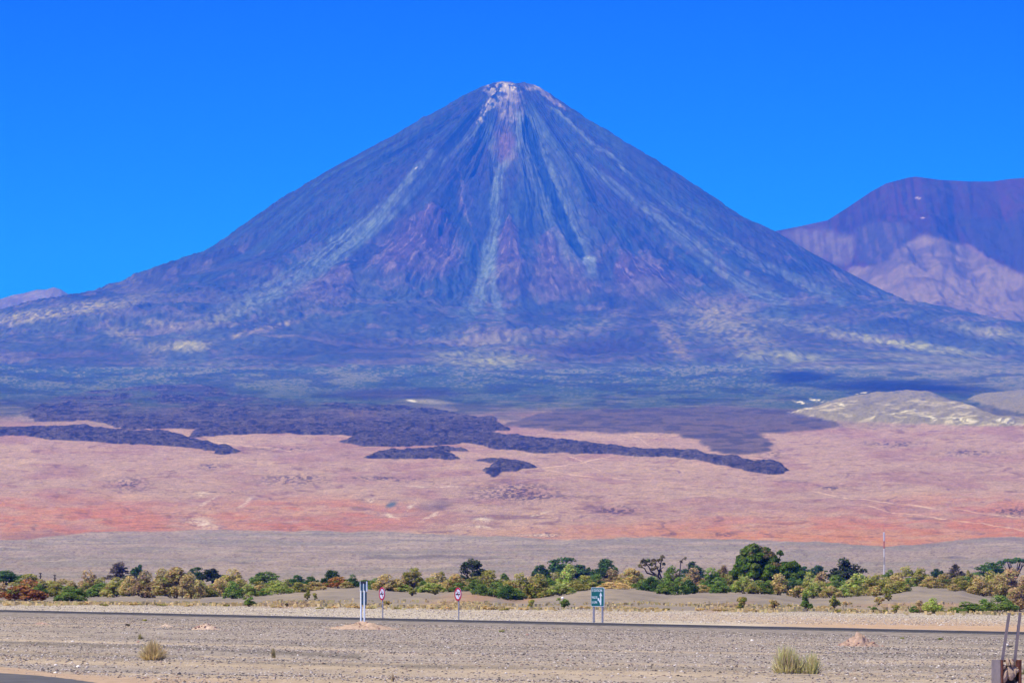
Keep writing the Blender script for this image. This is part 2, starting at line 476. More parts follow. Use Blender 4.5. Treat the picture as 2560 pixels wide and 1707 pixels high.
# dirt tracks
for pts in [[z2(1290, 838), z2(1450, 820), z2(1600, 800), z2(1720, 770), z2(1800, 753)], [z2(1605, 803), z2(1620, 822), z2(1700, 858)], [z2(1320, 840), z2(1500, 872), z2(1700, 893), z2(1900, 905)], [z2(1800, 605), z2(1950, 640), z2(2010, 680), z2(2120, 715)], [z2(1500, 765), z2(1580, 790)],
            [z3(960, 980), z3(1200, 1030), z3(1500, 1070), z3(1800, 1090), z3(2100, 1130), z3(2500, 1180)], [z3(1280, 1080), z3(1500, 1125), z3(1750, 1155), z3(2100, 1205), z3(2500, 1265)], [z1(1260, 650), z1(1900, 720)]]:
    C = mixc(C, (0.62, 0.44, 0.34), near_line(px0, py0, [(a + random.uniform(-1, 1), b, .75) for a, b in pts], 0.7) * 0.7 * (.5 + .5 * smooth(.3, .6, nB)))
# the shrub belt below the cone
belt = smooth(1085, 1000, py0 + (nA - 0.5) * 50)
shrub = np.array((0.050, 0.076, 0.056))
def scrub(c, px, py, m):
    a = fbm(px / 7, py / 2.6, 4, 141) * .6 + fbm(px / 120, py / 16, 4, 91) * .4
    c = mixc(c, (0.165, 0.165, 0.095), m * smooth(0.46, 0.60, a) * 0.8 * (0.3 + 0.7 * smooth(1005, 925, py)))
    r = blob(px, py, 2250, 905, 560, 42, 6, .8)
    return mixc(c, (0.20, 0.18, 0.115), m * r * (0.25 + 0.6 * smooth(0.42, 0.6, fbm(px / 26, py / 4.5, 4, 142))))
C = mixc(C, shrub, belt)
C = scrub(C, px0, py0, belt)
C = mixc(C, (0.028, 0.038, 0.045), belt * smooth(0.5, 0.65, fbm(px0 / 90, py0 / 9, 4, 98)) * 0.7)
C = mixc(C, (0.04, 0.032, 0.05), belt * np.maximum.reduce([blob(px0, py0, 980, 985, 160, 14), blob(px0, py0, 470, 975, 110, 9), blob(px0, py0, 120, 1010, 180, 18) * .6]) * 0.8)
C = mixc(C, (0.014, 0.016, 0.04), np.maximum(blob(px0, py0, 2000, 942, 75, 15), blob(px0, py0, 2270, 968, 210, 15, 2)) * 0.92)
C = mixc(C, (0.24, 0.20, 0.16), belt * smooth(0.6, 0.7, fbm(px0 / 70, py0 / 3.5, 4, 99)) * 0.5 * smooth(960, 1040, py0))
# lava and the grey plateau
pl = blur(plat.astype(float), 5)
C = mixc(C, (0.098, 0.078, 0.078), pl * (0.8 + 0.2 * nB))
C = mixc(C, (0.055, 0.05, 0.065), pl * smooth(0.5, 0.68, nB) * 0.7)
lvh = blur(lava, 3)
lv = smooth(0.02, 0.2, lvh) * (1 - 0.85 * smooth(1066, 1000, py0) * smooth(0.34, 0.60, fbm(px0 / 60, py0 / 9, 4, 152)))
C = mixc(C, (0.042, 0.037, 0.043), lv * .94)
C = mixc(C, (0.105, 0.085, 0.085), lv * smooth(0.46, 0.66, nC * .6 + nB * .4) * 0.8)
C = mixc(C, (0.012, 0.012, 0.02), lv * smooth(0.54, 0.66, fbm(px0 / 12, py0 / 3.5, 3, 153)) * .7)
C = mixc(C, (0.15, 0.12, 0.10), lv * smooth(0.66, 0.74, fbm(px0 / 80, py0 / 4, 4, 101)) * 0.7 * smooth(1075, 1040, py0))
# pale eroded hill on the right
hm = blur(hillm.astype(float), 3); h2 = blur(hill2.astype(float), 2)
C = mixc(C, (0.225, 0.195, 0.12), np.maximum(hm, h2 * 0.85))
C = mixc(C, (0.46, 0.40, 0.28), 0.8 * hm * smooth(0.54, 0.70, fbm(px0 / 28 + py0 / 14, py0 / 4.5, 4, 111)) * smooth(1005, 1035, py0 + (nA - .5) * 50))
C = mixc(C, (0.11, 0.11, 0.095), hm * smooth(0.55, 0.7, fbm(px0 / 40, py0 / 10, 3, 112)) * smooth(1040, 1000, py0) * .7)
for cx, cy, rx, ry, a in [(895, 408, 40, 9, 10), (1010, 396, 60, 10, 12), (855, 485, 45, 7, 5), (950, 470, 20, 6, -20), (1735, 352, 16, 7, 0), (1300, 345, 40, 4, -8), (1850, 545, 190, 10, 5), (2230, 562, 80, 9, 3), (1560, 498, 110, 5, -5), (1150, 457, 40, 9, 20), (1700, 525, 90, 7, 8)]:
    p = z3(cx, cy)
    C = mixc(C, (0.62, 0.57, 0.47), blob(px0, py0, p[0], p[1], rx / 2.6, ry / 3.0, a) * smooth(0.38, 0.62, fbm(px0 / 9 + py0 / 6, py0 / 3, 3, 113)))
p = z2(575, 402); C = mixc(C, (0.24, 0.22, 0.16), blob(px0, py0, p[0], p[1], 50, 5, 3, .8) * .9)
p = z2(468, 398); C = mixc(C, (0.55, 0.52, 0.46), blob(px0, py0, p[0], p[1], 11, 2.5, 10))
# grey plain in front of the red beds
edge = np.interp(px0, [-500, 0, 230, 575, 850, 1080, 1420, 1660, 1850, 2120, 2215, 2310, 2425, 2560, 3100], [1352, 1353, 1330, 1324, 1328, 1332, 1349, 1342, 1347, 1359, 1366, 1357, 1346, 1343, 1340])
plain = smooth(-1.5, 3, py0 + (nB - 0.5) * 5 - edge)
C = mixc(C, (0.275, 0.215, 0.20), plain)
C = mixc(C, (0.19, 0.155, 0.16), plain * smooth(18, 2, py0 - edge) * smooth(1350, 1700, px0) * .8)
C = mixc(C, (0.225, 0.195, 0.185), plain * smooth(0.45, 0.62, fbm(px0 / 200, py0 / 7, 3, 121)) * .8)
C = mixc(C, (0.34, 0.27, 0.245), plain * smooth(0.55, 0.68, fbm(px0 / 260, py0 / 5, 3, 122)) * .6)
C = mixc(C, (0.15, 0.125, 0.135), plain * np.maximum.reduce([near_line(px0, py0, [(900, 1394, 2), (950, 1391, 4), (1010, 1396, 3), (1080, 1391, 5), (1190, 1394, 4), (1290, 1396, 1)], .8), near_line(px0, py0, [(575, 1407, 1), (610, 1405, 3), (640, 1408, 1)], .8), near_line(px0, py0, [(2360, 1391, 1), (2390, 1390, 2.5), (2420, 1392, 1)], .8), near_line(px0, py0, [(520, 1362, 1), (640, 1366, 2), (700, 1365, 1)], .8) * .7]) * .75)
C = mixc(C, (0.14, 0.10, 0.11), plain * smooth(0.72, 0.78, fbm(px0 / 6, py0 / 2, 2, 123)) * .6)
C *= (0.72 + 0.56 * nC)[..., None] * np.array((0.97, 0.98, 0.92))
# heights
Zs = CAM_H + v_of(py0) * YY
Zs += lvh * (1.5 + 4 * fbm(px0 / 24, py0 / 6, 3, 131) + 2.2 * fbm(px0 / 6, py0 / 2, 2, 135)) + blur(plat.astype(float), 6) * 2
Zs += blur(hillm.astype(float), 45) * (4 + 18 * fbm(px0 / 45 + py0 / 22, py0 / 12, 4, 132)) + blur(hill2.astype(float), 30) * 9
Zs += smooth(5000, 6500, YY) * (fbm(px0 / 70 + fbm(px0/60, py0/12, 2, 140), py0 / 7, 4, 133) - 0.5) * 5 * (1 - lv * 0.7)
Zs += smooth(1500, 4000, YY) * (fbm(px0 / 60, YY / 300, 3, 134) - .5) * 3
slope = link("desert_slope", grid_mesh("desert_slope", U * YY, YY, Zs, C, M_FAR))
tag(slope, kind="structure")

# ------------------------------------------------------------------ the volcano
VX, VY = float(uv(1281, 207)[0]) * 31000, 31000.0
K = 31000.0 / F
SIL_L = [(1276, 205), (1241, 207), (1197, 221), (1143, 250), (1088, 285), (1023, 323), (947, 370), (849, 422), (762, 468), (675, 517), (609, 560), (544, 604), (468, 650), (424, 664), (359, 682), (305, 698), (250, 712), (223, 726), (174, 741), (141, 751), (65, 767), (0, 778)]
SIL_R = [(1286, 214), (1300, 217), (1333, 212), (1360, 226), (1415, 264), (1469, 300), (1545, 348), (1633, 403), (1698, 444), (1785, 501), (1850, 544), (1937, 580), (2013, 620), (2122, 673), (2231, 724), (2340, 764), (2449, 794), (2560, 813)]
def side(sil):
    # the outer flanks lie a little lower: the relief laid on them below lifts the skyline back
    r = [abs(x - 1281) * K for x, y in sil]; z = [CAM_H + float(v_of(y + 31 * min(1, max(0, (abs(x - 1281) * K - 1300) / 1500)))) * 31000 for x, y in sil]
    r += [4500, 5500, 7000, 8200]; z += [1345, 1180, 1008, 860]
    r, z = np.array(r), np.array(z)
    o = np.argsort(r)
    return r[o], z[o]
rL, zL = side(SIL_L); rR, zR = side(SIL_R)
NT, NR = 1750, 640
th = np.linspace(R(-205), R(25), NT)          # -90 deg looks at the camera
rr = np.concatenate([[0.5], np.linspace(4, 4600, 500), np.geomspace(4612, 8100, NR - 501)])
T, RR = np.meshgrid(th, rr)
w = 0.5 + 0.5 * np.cos(T)
w = smooth(0.1, 0.9, w)
Zv = np.interp(RR, rL, zL) * (1 - w) + np.interp(RR, rR, zR) * w
tw = T + (fbm(T * 6, RR / 700, 3, 201) - 0.5) * 0.09
amp = smooth(60, 900, RR) * (1 - 0.55 * smooth(3300, 5200, RR))
silfade = 1 - 0.94 * (np.abs(np.cos(T)) ** 5)
big = (fbm(tw * 3.4 + 2.1, RR / 4000 + 4, 2, 202) - 0.5) * 260
mid = (fbm(tw * 13, RR / 1500, 4, 203) - 0.5) * 80
rocky = smooth(0.40, 0.60, fbm(T * 5, RR / 800, 4, 208))
fine = (fbm(tw * 46, RR / 300, 4, 204) - 0.5) * 40 * (0.2 + 0.8 * rocky)
rock = (fbm((T + 1.5708) * RR / 38, RR / 120, 4, 205) - 0.5) * 30 * (0.15 + 0.85 * rocky)
Zv += (big * silfade + mid * silfade + fine * (0.3 + 0.7 * silfade)) * amp + rock * smooth(10, 150, RR)
# spurs (flat-iron facets) on the lower face
PX, PY = project(VX + RR * np.cos(T), VY + RR * np.sin(T), Zv)
spur = np.zeros(RR.shape)
for pts, hgt in [([(1085, 500, 6), (1080, 560, 34), (1060, 640, 80), (1040, 720, 120)], 75), ([(1270, 520, 4), (1268, 600, 22), (1270, 700, 44), (1275, 760, 50)], 50), ([(1390, 545, 4), (1392, 620, 38), (1400, 700, 74), (1410, 770, 90)], 70),
                 ([(880, 640, 6), (830, 720, 40), (780, 790, 70)], 40), ([(1540, 600, 8), (1590, 690, 50), (1640, 770, 80)], 45), ([(1180, 430, 4), (1165, 500, 18), (1160, 560, 16)], 30)]:
    sp_ = near_line(PX + (fbm(PX / 30, PY / 25, 3, 231) - .5) * 30, PY, pts, 0.95) * smooth(pts[0][1] - 10, pts[1][1], PY) * (1 - smooth(pts[-1][1] - 60, pts[-1][1] + 20, PY))
    spur = np.maximum(spur, sp_); Zv += sp_ * hgt
Zv -= 42 * near_line(PX, PY, [(1318, 300, 8), (1330, 343, 18), (1345, 395, 16), (1363, 448, 16), (1387, 500, 16), (1415, 564, 16), (1440, 616, 15), (1457, 645, 10)], .9)
Zv -= 26 * near_line(PX, PY, [(1240, 420, 10), (1242, 476, 14), (1237, 536, 18), (1226, 599, 24), (1218, 676, 28)], .95)
# low lava hummocks round the foot
Zv += smooth(3000, 4200, RR) * (1 - smooth(5600, 6600, RR)) * (fbm((T + 1.5708) * RR / 700, RR / 500, 4, 207) - 0.5) * 150 * silfade
Xv = VX + RR * np.cos(T); Yv = VY + RR * np.sin(T)
PX, PY = project(Xv, Yv, Zv)
# pigment
st1 = fbm(tw * 16, RR / 700, 5, 211); st2 = fbm(tw * 60, RR / 420, 4, 212); st3 = fbm(tw * 170, RR / 420, 3, 213)
spk = fbm((T + 1.5708) * RR / 22, RR / 46, 3, 214); pat = fbm((T + 1.5708) * RR / 420, RR / 300, 5, 215)
rockc = np.array((0.125, 0.075, 0.078))
C = np.broadcast_to(rockc, RR.shape + (3,)).copy()
scree = np.array((0.150, 0.150, 0.150))
C = mixc(C, scree, smooth(0.42, 0.62, st1) * 0.75)
C = mixc(C, (0.075, 0.055, 0.065), smooth(0.54, 0.68, st2) * 0.7)
C = mixc(C, (0.21, 0.185, 0.175), smooth(0.58, 0.72, st3 * .6 + st1 * .4) * 0.6)
C = mixc(C, (0.17, 0.085, 0.075), smooth(0.55, 0.7, pat) * 0.6)
C = mixc(C, (0.05, 0.04, 0.05), smooth(0.64, 0.74, spk) * 0.6)
C = mixc(C, (0.15, 0.075, 0.075), rocky * smooth(0.45, 0.62, spk) * .5)
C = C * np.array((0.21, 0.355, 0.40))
C = mixc(C, (0.062, 0.036, 0.05), smooth(.2, .7, spur) * .7)
C = mixc(C, (0.14, 0.105, 0.115), smooth(.1, .6, spur) * smooth(0.56, 0.68, fbm(tw * 150, RR / 160, 4, 232)) * .75)
# grass and scrub on the lower flanks
low = smooth(640, 860, PY + (pat - 0.5) * 200)
C = mixc(C, (0.058, 0.072, 0.050), low * 0.75)
C = mixc(C, (0.13, 0.108, 0.08), low * smooth(0.50, 0.66, fbm((T + 1.5708) * RR / 520 + RR / 300, RR / 240, 5, 216)) * 0.75)
C = mixc(C, (0.10, 0.08, 0.085), smooth(560, 640, PY) * smooth(0.60, 0.72, fbm((T + 1.5708) * RR / 100, RR / 130, 4, 217)) * 0.6)
wpx = PX + (fbm(PX / 14, PY / 14, 4, 218) - .5) * 22
wpy = PY + (fbm(PX / 20, PY / 12, 3, 219) - .5) * 10
sc_streak = 0.25 + 0.75 * smooth(0.38, 0.58, st3 * .6 + st2 * .4)
palec = (0.105, 0.145, 0.16)
for pts, m in [
    ([(1225, 265, 9), (1180, 330, 10), (1130, 378, 9), (1060, 450, 9), (1000, 515, 13), (940, 565, 17), (870, 615, 20), (790, 665, 24), (700, 720, 26), (600, 775, 24)], .6),
    ([(1080, 380, 6), (1040, 425, 9), (985, 495, 12), (900, 568, 14), (830, 608, 14)], .55),
    ([(980, 540, 8), (900, 580, 22), (820, 640, 30), (690, 700, 30), (560, 760, 26)], .45),
    ([(1296, 290, 9), (1303, 343, 8), (1282, 381, 8), (1254, 423, 10), (1242, 476, 13), (1237, 536, 14), (1226, 599, 17), (1218, 676, 22), (1200, 740, 22), (1160, 790, 18)], .8),
    ([(1222, 676, 14), (1235, 730, 14), (1250, 790, 12)], .6),
    ([(1222, 320, 12), (1232, 370, 10), (1245, 430, 8)], .5),
    ([(1326, 365, 3), (1340, 440, 5), (1372, 500, 6), (1405, 560, 7), (1440, 615, 6)], .6),
    ([(1360, 380, 4), (1395, 470, 12), (1425, 545, 12), (1460, 610, 9)], .5),
    ([(1380, 268, 3), (1405, 290, 4), (1440, 322, 5), (1479, 357, 5), (1535, 395, 4), (1580, 440, 3)], .75),
    ([(1440, 390, 6), (1500, 440, 10), (1549, 473, 12), (1636, 535, 16), (1720, 600, 18), (1840, 700, 20), (1960, 760, 18)], .55),
    ([(1560, 430, 5), (1640, 490, 8), (1760, 570, 10), (1900, 660, 12), (2100, 750, 14)], .4),
    ([(1330, 520, 5), (1300, 590, 4)], .3)]:
    C = mixc(C, palec, near_line(wpx * .5 + PX * .5, wpy, pts, .5) * m * sc_streak)
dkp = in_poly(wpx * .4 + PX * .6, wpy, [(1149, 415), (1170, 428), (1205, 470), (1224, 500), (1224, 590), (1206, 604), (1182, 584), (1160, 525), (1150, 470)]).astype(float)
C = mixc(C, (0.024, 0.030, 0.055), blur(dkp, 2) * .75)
C = mixc(C, (0.10, 0.085, 0.10), near_line(wpx, wpy, [(1149, 430, 1.5), (1160, 525, 2.5), (1182, 590, 4), (1200, 640, 3)], .7) * .6)
C = mixc(C, np.array(palec) * .8, near_line(wpx, wpy, [(1325, 300, 22), (1345, 395, 42), (1390, 500, 46), (1440, 616, 40)], .9) * .75 * (.5 + .5 * sc_streak))
# rusty triangle, dark chute, pale fan
C = mixc(C, (0.13, 0.08, 0.07), blob(wpx, wpy, 1264, 362, 26, 40, 0) * 0.75)
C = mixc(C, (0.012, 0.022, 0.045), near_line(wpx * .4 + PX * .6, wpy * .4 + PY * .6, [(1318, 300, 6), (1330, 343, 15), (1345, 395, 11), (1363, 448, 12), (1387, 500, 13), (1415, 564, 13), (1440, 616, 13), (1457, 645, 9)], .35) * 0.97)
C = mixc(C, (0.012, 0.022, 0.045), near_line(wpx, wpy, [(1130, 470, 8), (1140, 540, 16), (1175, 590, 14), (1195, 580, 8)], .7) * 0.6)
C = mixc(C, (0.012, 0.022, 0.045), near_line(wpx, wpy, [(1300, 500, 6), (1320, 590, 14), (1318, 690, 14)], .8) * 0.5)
C = mixc(C, (0.19, 0.24, 0.29), blob(wpx, wpy, 1472, 650, 17, 10) * 0.9)
C = mixc(C, palec, blob(wpx, wpy, 1478, 675, 16, 22) * 0.6)
# pale altered rock at the summit
top = smooth(0.40, 0.56, fbm(PX / 11, PY / 9, 3, 221))
C = mixc(C, (0.40, 0.36, 0.31), np.maximum.reduce([blob(wpx, wpy, 1248, 225, 28, 20, 0), near_line(wpx, wpy, [(1245, 215, 10), (1235, 250, 14), (1215, 280, 10), (1196, 305, 6)], .6), blob(wpx, wpy, 1285, 222, 16, 9, 25)]) * top * .95)
C = mixc(C, (0.20, 0.175, 0.17), np.maximum(blob(wpx, wpy, 1275, 270, 28, 40) * .8, blob(wpx, wpy, 1335, 218, 30, 8, 10)) * (0.4 + 0.6 * top))
C = mixc(C, (0.22, 0.18, 0.15), near_line(wpx, wpy, [(1345, 222, 5), (1380, 245, 4), (1415, 275, 3)], .6) * .7)
C = mixc(C, (0.5, 0.5, 0.5), blob(PX, PY, 1041, 420, 4, 1.5, -35))
# tan and purple patches round the foot, as mapped
for cx, cy, rx, ry, a, cc, m in [
    (1210, 897, 130, 17, 2, (.42, .36, .19), .85), (140, 780, 210, 13, -9, (.38, .29, .17), .8), (330, 752, 90, 8, -22, (.30, .24, .16), .6), (300, 830, 45, 18, 25, (.30, .225, .13), .6),
    (410, 808, 50, 9, 5, (.36, .27, .15), .6), (440, 865, 80, 9, -3, (.36, .28, .15), .75), (480, 865, 38, 14, 0, (.40, .33, .16), .6), (660, 822, 90, 7, -14, (.40, .27, .15), .8), (540, 800, 90, 18, -25, (.25, .21, .13), .6), (380, 900, 30, 30, 20, (.27, .19, .13), .5),
    (1530, 800, 55, 18, -25, (.30, .24, .16), .6), (1680, 850, 16, 60, -38, (.36, .25, .15), .7), (1830, 820, 130, 45, 12, (.27, .21, .135), .65), (1790, 780, 50, 16, 10, (.30, .22, .14), .5), (1960, 892, 110, 13, 4, (.36, .31, .18), .7),
    (2270, 862, 190, 9, 8, (.38, .33, .19), .85), (2080, 830, 120, 10, 12, (.27, .22, .14), .6), (2500, 835, 110, 14, 8, (.33, .27, .17), .65), (2400, 905, 260, 12, 5, (.29, .26, .16), .6), (1240, 850, 80, 20, 0, (.26, .20, .14), .5), (1400, 850, 60, 14, -40, (.28, .22, .15), .5),
    (1500, 872, 160, 34, -4, (.085, .05, .055), .85), (1580, 780, 70, 60, -40, (.095, .055, .06), .6), (930, 870, 160, 34, 8, (.08, .055, .065), .7), (200, 890, 150, 30, 4, (.08, .055, .065), .65), (740, 890, 130, 26, 0, (.07, .06, .07), .6),
    (620, 690, 130, 40, -30, (.07, .05, .06), .55), (420, 720, 120, 30, -15, (.07, .05, .06), .5), (1350, 790, 50, 24, 0, (.06, .055, .07), .6), (1790, 885, 60, 26, 15, (.09, .06, .065), .5), (2000, 845, 90, 22, 10, (.085, .06, .07), .6), (2250, 815, 200, 16, 10, (.075, .06, .075), .6)]:
    C = mixc(C, np.array(cc) * np.array((.66, .78, .34)) * (1.0 if cc[0] > .2 else 0.5), blob(wpx, wpy, cx, cy, rx, ry, a, .75) * m * (0.3 + 0.7 * smooth(0.30, 0.66, spk * .6 + pat * .4)))
beltv = smooth(905, 935, PY + (pat - .5) * 60)
C = mixc(C, shrub, beltv)
C = scrub(C, PX, PY, beltv)
C *= (0.35 + 1.3 * spk)[..., None] * (0.7 + 0.6 * fbm((T + 1.5708) * RR / 9, RR / 22, 2, 241))[..., None]
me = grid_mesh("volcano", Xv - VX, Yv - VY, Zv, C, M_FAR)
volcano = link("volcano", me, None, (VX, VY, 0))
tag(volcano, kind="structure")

# ------------------------------------------------------------------ mountains behind
def ridge_mountain(name, crest, Yc, depth, slope_f, slope_b, painter, seed, nx=520):
    xs = np.linspace(crest[0][0], crest[-1][0], nx)
    ys = np.concatenate([np.linspace(-depth, 0, 300), np.linspace(20, depth, 60)])
    PXg, D = np.meshgrid(xs, ys)
    py = np.interp(PXg, [c[0] for c in crest], [c[1] for c in crest])
    zc = CAM_H + v_of(py) * Yc
    u = uv(PXg, py)[0]
    X = u * Yc; Y = Yc + D
    d = np.abs(D)
    g = np.where(D < 0, slope_f, slope_b)
    fall = g * d * (1 - 0.28 * smooth(depth * .35, depth, d))
    zz = zc - fall
    rise = smooth(0, 500, d)
    zz += rise * ((fbm(X / 700, Y / 1600, 3, seed) - .5) * 300 + (fbm(X / 150 + 3, Y / 500, 4, seed + 1) - .5) * 110) + (fbm(X / 70, Y / 90, 4, seed + 2) - .5) * 22 * smooth(0, 120, d)
    px, pyy = project(X, Y, zz)
    c = painter(px, pyy, X, Y)
    cx = float(X.mean())
    o = link(name, grid_mesh(name, X - cx, Y - Yc, zz, c, M_FAR), None, (cx, Yc, 0))
    tag(o, kind="structure")
    return o

def z6(x, y): return (1660 + x / 2.6133, 400 + y / 2.6133)
def paint_right(px, py, X, Y):
    n1 = fbm(X / 160, Y / 700, 4, 301); n2 = fbm(X / 40, Y / 60, 4, 302); n3 = fbm(X / 28, Y / 500, 3, 303)
    wx = px + (fbm(px / 16, py / 12, 3, 304) - .5) * 14; wy = py + (fbm(px / 16, py / 12, 3, 305) - .5) * 10
    c = np.broadcast_to(np.array((0.10, 0.048, 0.036)), px.shape + (3,)).copy()
    c = mixc(c, (0.15, 0.06, 0.045), smooth(0.45, 0.65, n1) * .7)
    c = mixc(c, (0.03, 0.02, 0.03), smooth(0.52, 0.66, n3) * .6)
    c = mixc(c, (0.10, 0.085, 0.095), smooth(0.5, 0.66, n2) * .5)
    dk = in_poly(wx, wy, [z6(*p) for p in [(1900, 350), (2150, 380), (2400, 420), (2400, 760), (2250, 680), (2000, 560)]])
    c = mixc(c, (0.075, 0.07, 0.09), blur(dk.astype(float), 4) * .7)
    tanp = in_poly(wx, wy, [z6(*p) for p in [(1200, 700), (1400, 690), (1550, 560), (1700, 490), (1900, 540), (2020, 590), (2100, 640), (2352, 750), (2600, 830), (2600, 1300), (1200, 1300)]])
    c = mixc(c, (0.44, 0.41, 0.26), blur(tanp.astype(float), 3) * (.75 + .25 * n2))
    c = mixc(c, (0.18, 0.16, 0.13), blur(tanp.astype(float), 3) * smooth(0.5, 0.66, fbm(X / 300, Y / 200, 4, 306)) * .7)
    fan = in_poly(wx, wy, [z6(*p) for p in [(760, 478), (870, 445), (1050, 455), (1180, 490), (1250, 500), (1250, 600), (1200, 690), (1000, 640), (860, 540)]])
    c = mixc(c, (0.27, 0.26, 0.22), blur(fan.astype(float), 6) * (.55 + .45 * smooth(.4, .6, n3)))
    bl = in_poly(wx, wy, [z6(*p) for p in [(1260, 440), (1420, 400), (1620, 420), (1600, 520), (1500, 620), (1400, 700), (1260, 660)]])
    c = mixc(c, (0.105, 0.105, 0.12), blur(bl.astype(float), 3) * .8)
    c = mixc(c, (0.24, 0.19, 0.17), blur(bl.astype(float), 3) * smooth(.6, .7, n3) * .5)
    c = mixc(c, (0.07, 0.035, 0.04), near_line(wx, wy, [z6(1260, 420) + (2,), z6(1400, 365) + (3.5,), z6(1580, 370) + (3,), z6(1680, 470) + (2.5,)], .6) * .8)
    c = mixc(c, (0.42, 0.34, 0.27), near_line(wx, wy, [z6(1960, 550) + (4,), z6(2050, 605) + (6,), z6(2150, 660) + (3,)], .8) * .6)
    for q in [(1660, 250, 14, 4), (1690, 378, 10, 4), (1570, 225, 2, 4)]:
        p = z6(q[0], q[1]); c = mixc(c, (.8, .8, .82), blob(px, py, p[0], p[1], q[2] / 2, q[3] / 2.4))
    return c * (0.84 + 0.32 * n2)[..., None] * np.array((0.40, 0.33, 0.34))
ridge_mountain("mountain", [(1700, 640), (1850, 596), (1943, 577), (2004, 565), (2069, 551), (2119, 519), (2177, 480), (2215, 459), (2272, 444), (2291, 442), (2349, 450), (2425, 454), (2483, 454), (2521, 448), (2560, 445), (2700, 452), (2900, 540), (3150, 680), (3400, 820)],
               33200.0, 4200.0, 0.50, 0.5, paint_right, 310)

def paint_left(px, py, X, Y):
    n2 = fbm(X / 60, Y / 80, 4, 402); n1 = fbm(X / 260, Y / 700, 3, 403)
    c = np.broadcast_to(np.array((0.26, 0.20, 0.175)), px.shape + (3,)).copy()
    c = mixc(c, (0.17, 0.12, 0.12), smooth(0.45, 0.6, n1) * .7)
    c = mixc(c, (0.42, 0.36, 0.32), smooth(0.58, 0.68, n2) * .5)
    return c * np.array((.5, .5, .6))
ridge_mountain("mountain", [(-420, 800), (-200, 770), (0, 748), (34, 737), (60, 733), (92, 724), (115, 724), (134, 718), (153, 724), (172, 736), (210, 752), (330, 790), (520, 850)],
               46000.0, 3500.0, 0.42, 0.42, paint_left, 410, 300)

# ------------------------------------------------------------------ roads
M_ASPH = plain_mat("worn_asphalt", (0.048, 0.042, 0.040), 0.3, 0.8, 0.9, 0, 0.2)
M_SHOULDER = plain_mat("road_shoulder_gravel", (0.235, 0.20, 0.175), 0.35, 2.5, 1.0, 0, 0.0, 0.6)
M_LINE = plain_mat("road_paint", (0.62, 0.61, 0.58), 0.3, 1.2, 0.7)
RA = Vector((-32.5, 325.0)); RB = Vector((24.5, 245.0))
RD = (RB - RA).normalized(); RN = Vector((-RD.y, RD.x))       # RN points away from the camera
if RN.y < 0: RN = -RN
def strip(name, mat, offs, lift, t0=-260, t1=330, n=400, dash=None):
    """a band along the far road; offs = cross-section offsets, lift = heights above the soil"""
    v, f = [], []
    k = len(offs)
    ts = np.linspace(t0, t1, n)
    for t in ts:
        b = RA + RD * float(t)
        base = -0.01 * max(-70, min(70, b.x))
        for i_, (o, l) in enumerate(zip(offs, lift)):
            w_ = (float(fbm(np.array([t * .35 + o]), np.array([o * 3.1]), 3, 78)[0]) - .5) * 1.1 if k == 3 and i_ != 1 else 0
            q = b + RN * (o + w_)
            v.append((q.x, q.y, base + l))
    for i in range(n - 1):
        if dash and (i % dash[0]) >= dash[1]: continue
        for j in range(k - 1):
            a = i * k + j
            f.append((a, a + 1, a + k + 1, a + k))
    return link(name, np_mesh(name, v, f, mat))
RH = 0.20
sh = strip("road_shoulder", M_SHOULDER, [-10.3, -7.2, 0.4, 2.2], [-0.04, RH - 0.01, RH - 0.01, -0.04]); tag(sh, kind="structure")
rd = strip("road", M_ASPH, [-6.4, -3.2, 0.0], [RH + 0.0, RH + 0.06, RH + 0.0]); tag(rd, kind="structure")
for off in (-6.2, -0.22):
    ln = strip("road_marking", M_LINE, [off - 0.09, off + 0.09], [RH + 0.012, RH + 0.012], dash=None if off < -1 else None)
    tag(ln, kind="structure")
cl = strip("road_marking", M_LINE, [-3.27, -3.13], [RH + 0.066, RH + 0.066], n=131, dash=(3, 1)); tag(cl, kind="structure")
# the near road at the lower left corner
E0 = Vector((-14.1, 128.3)); d2 = Vector((0.303, -0.953)); n2 = Vector((-0.953, -0.303))
def near_strip(name, mat, o0, o1, z):
    v, f = [], []
    for i, t in enumerate(np.linspace(-60, 70, 900)):
        wob = 0.18 * math.sin(t * 0.5) + 0.3 * (float(fbm(np.array([t * 1.3]), np.array([o0]), 4, 77)[0]) - .5)
        for o in (o0 + wob, o1):
            q = Vector((E0.x, E0.y)) + d2 * float(t) + n2 * o
            v.append((q.x, q.y, float(z_ground(q.x, q.y)) * 0 + -0.01 * q.x + z))
        if i: f.append((2 * i - 2, 2 * i - 1, 2 * i + 1, 2 * i))
    return link(name, np_mesh(name, v, f, mat))
tag(near_strip("road", plain_mat("near_asphalt", (0.10, 0.092, 0.085), .3, 1.5, .9), 0, 9.0, 0.034), kind="structure")
tag(near_strip("road_shoulder", plain_mat("sandy_verge", (0.40, 0.285, 0.20), .25, 3, 1.0, 0, 0, .6), -1.6, 9.5, 0.022), kind="structure")

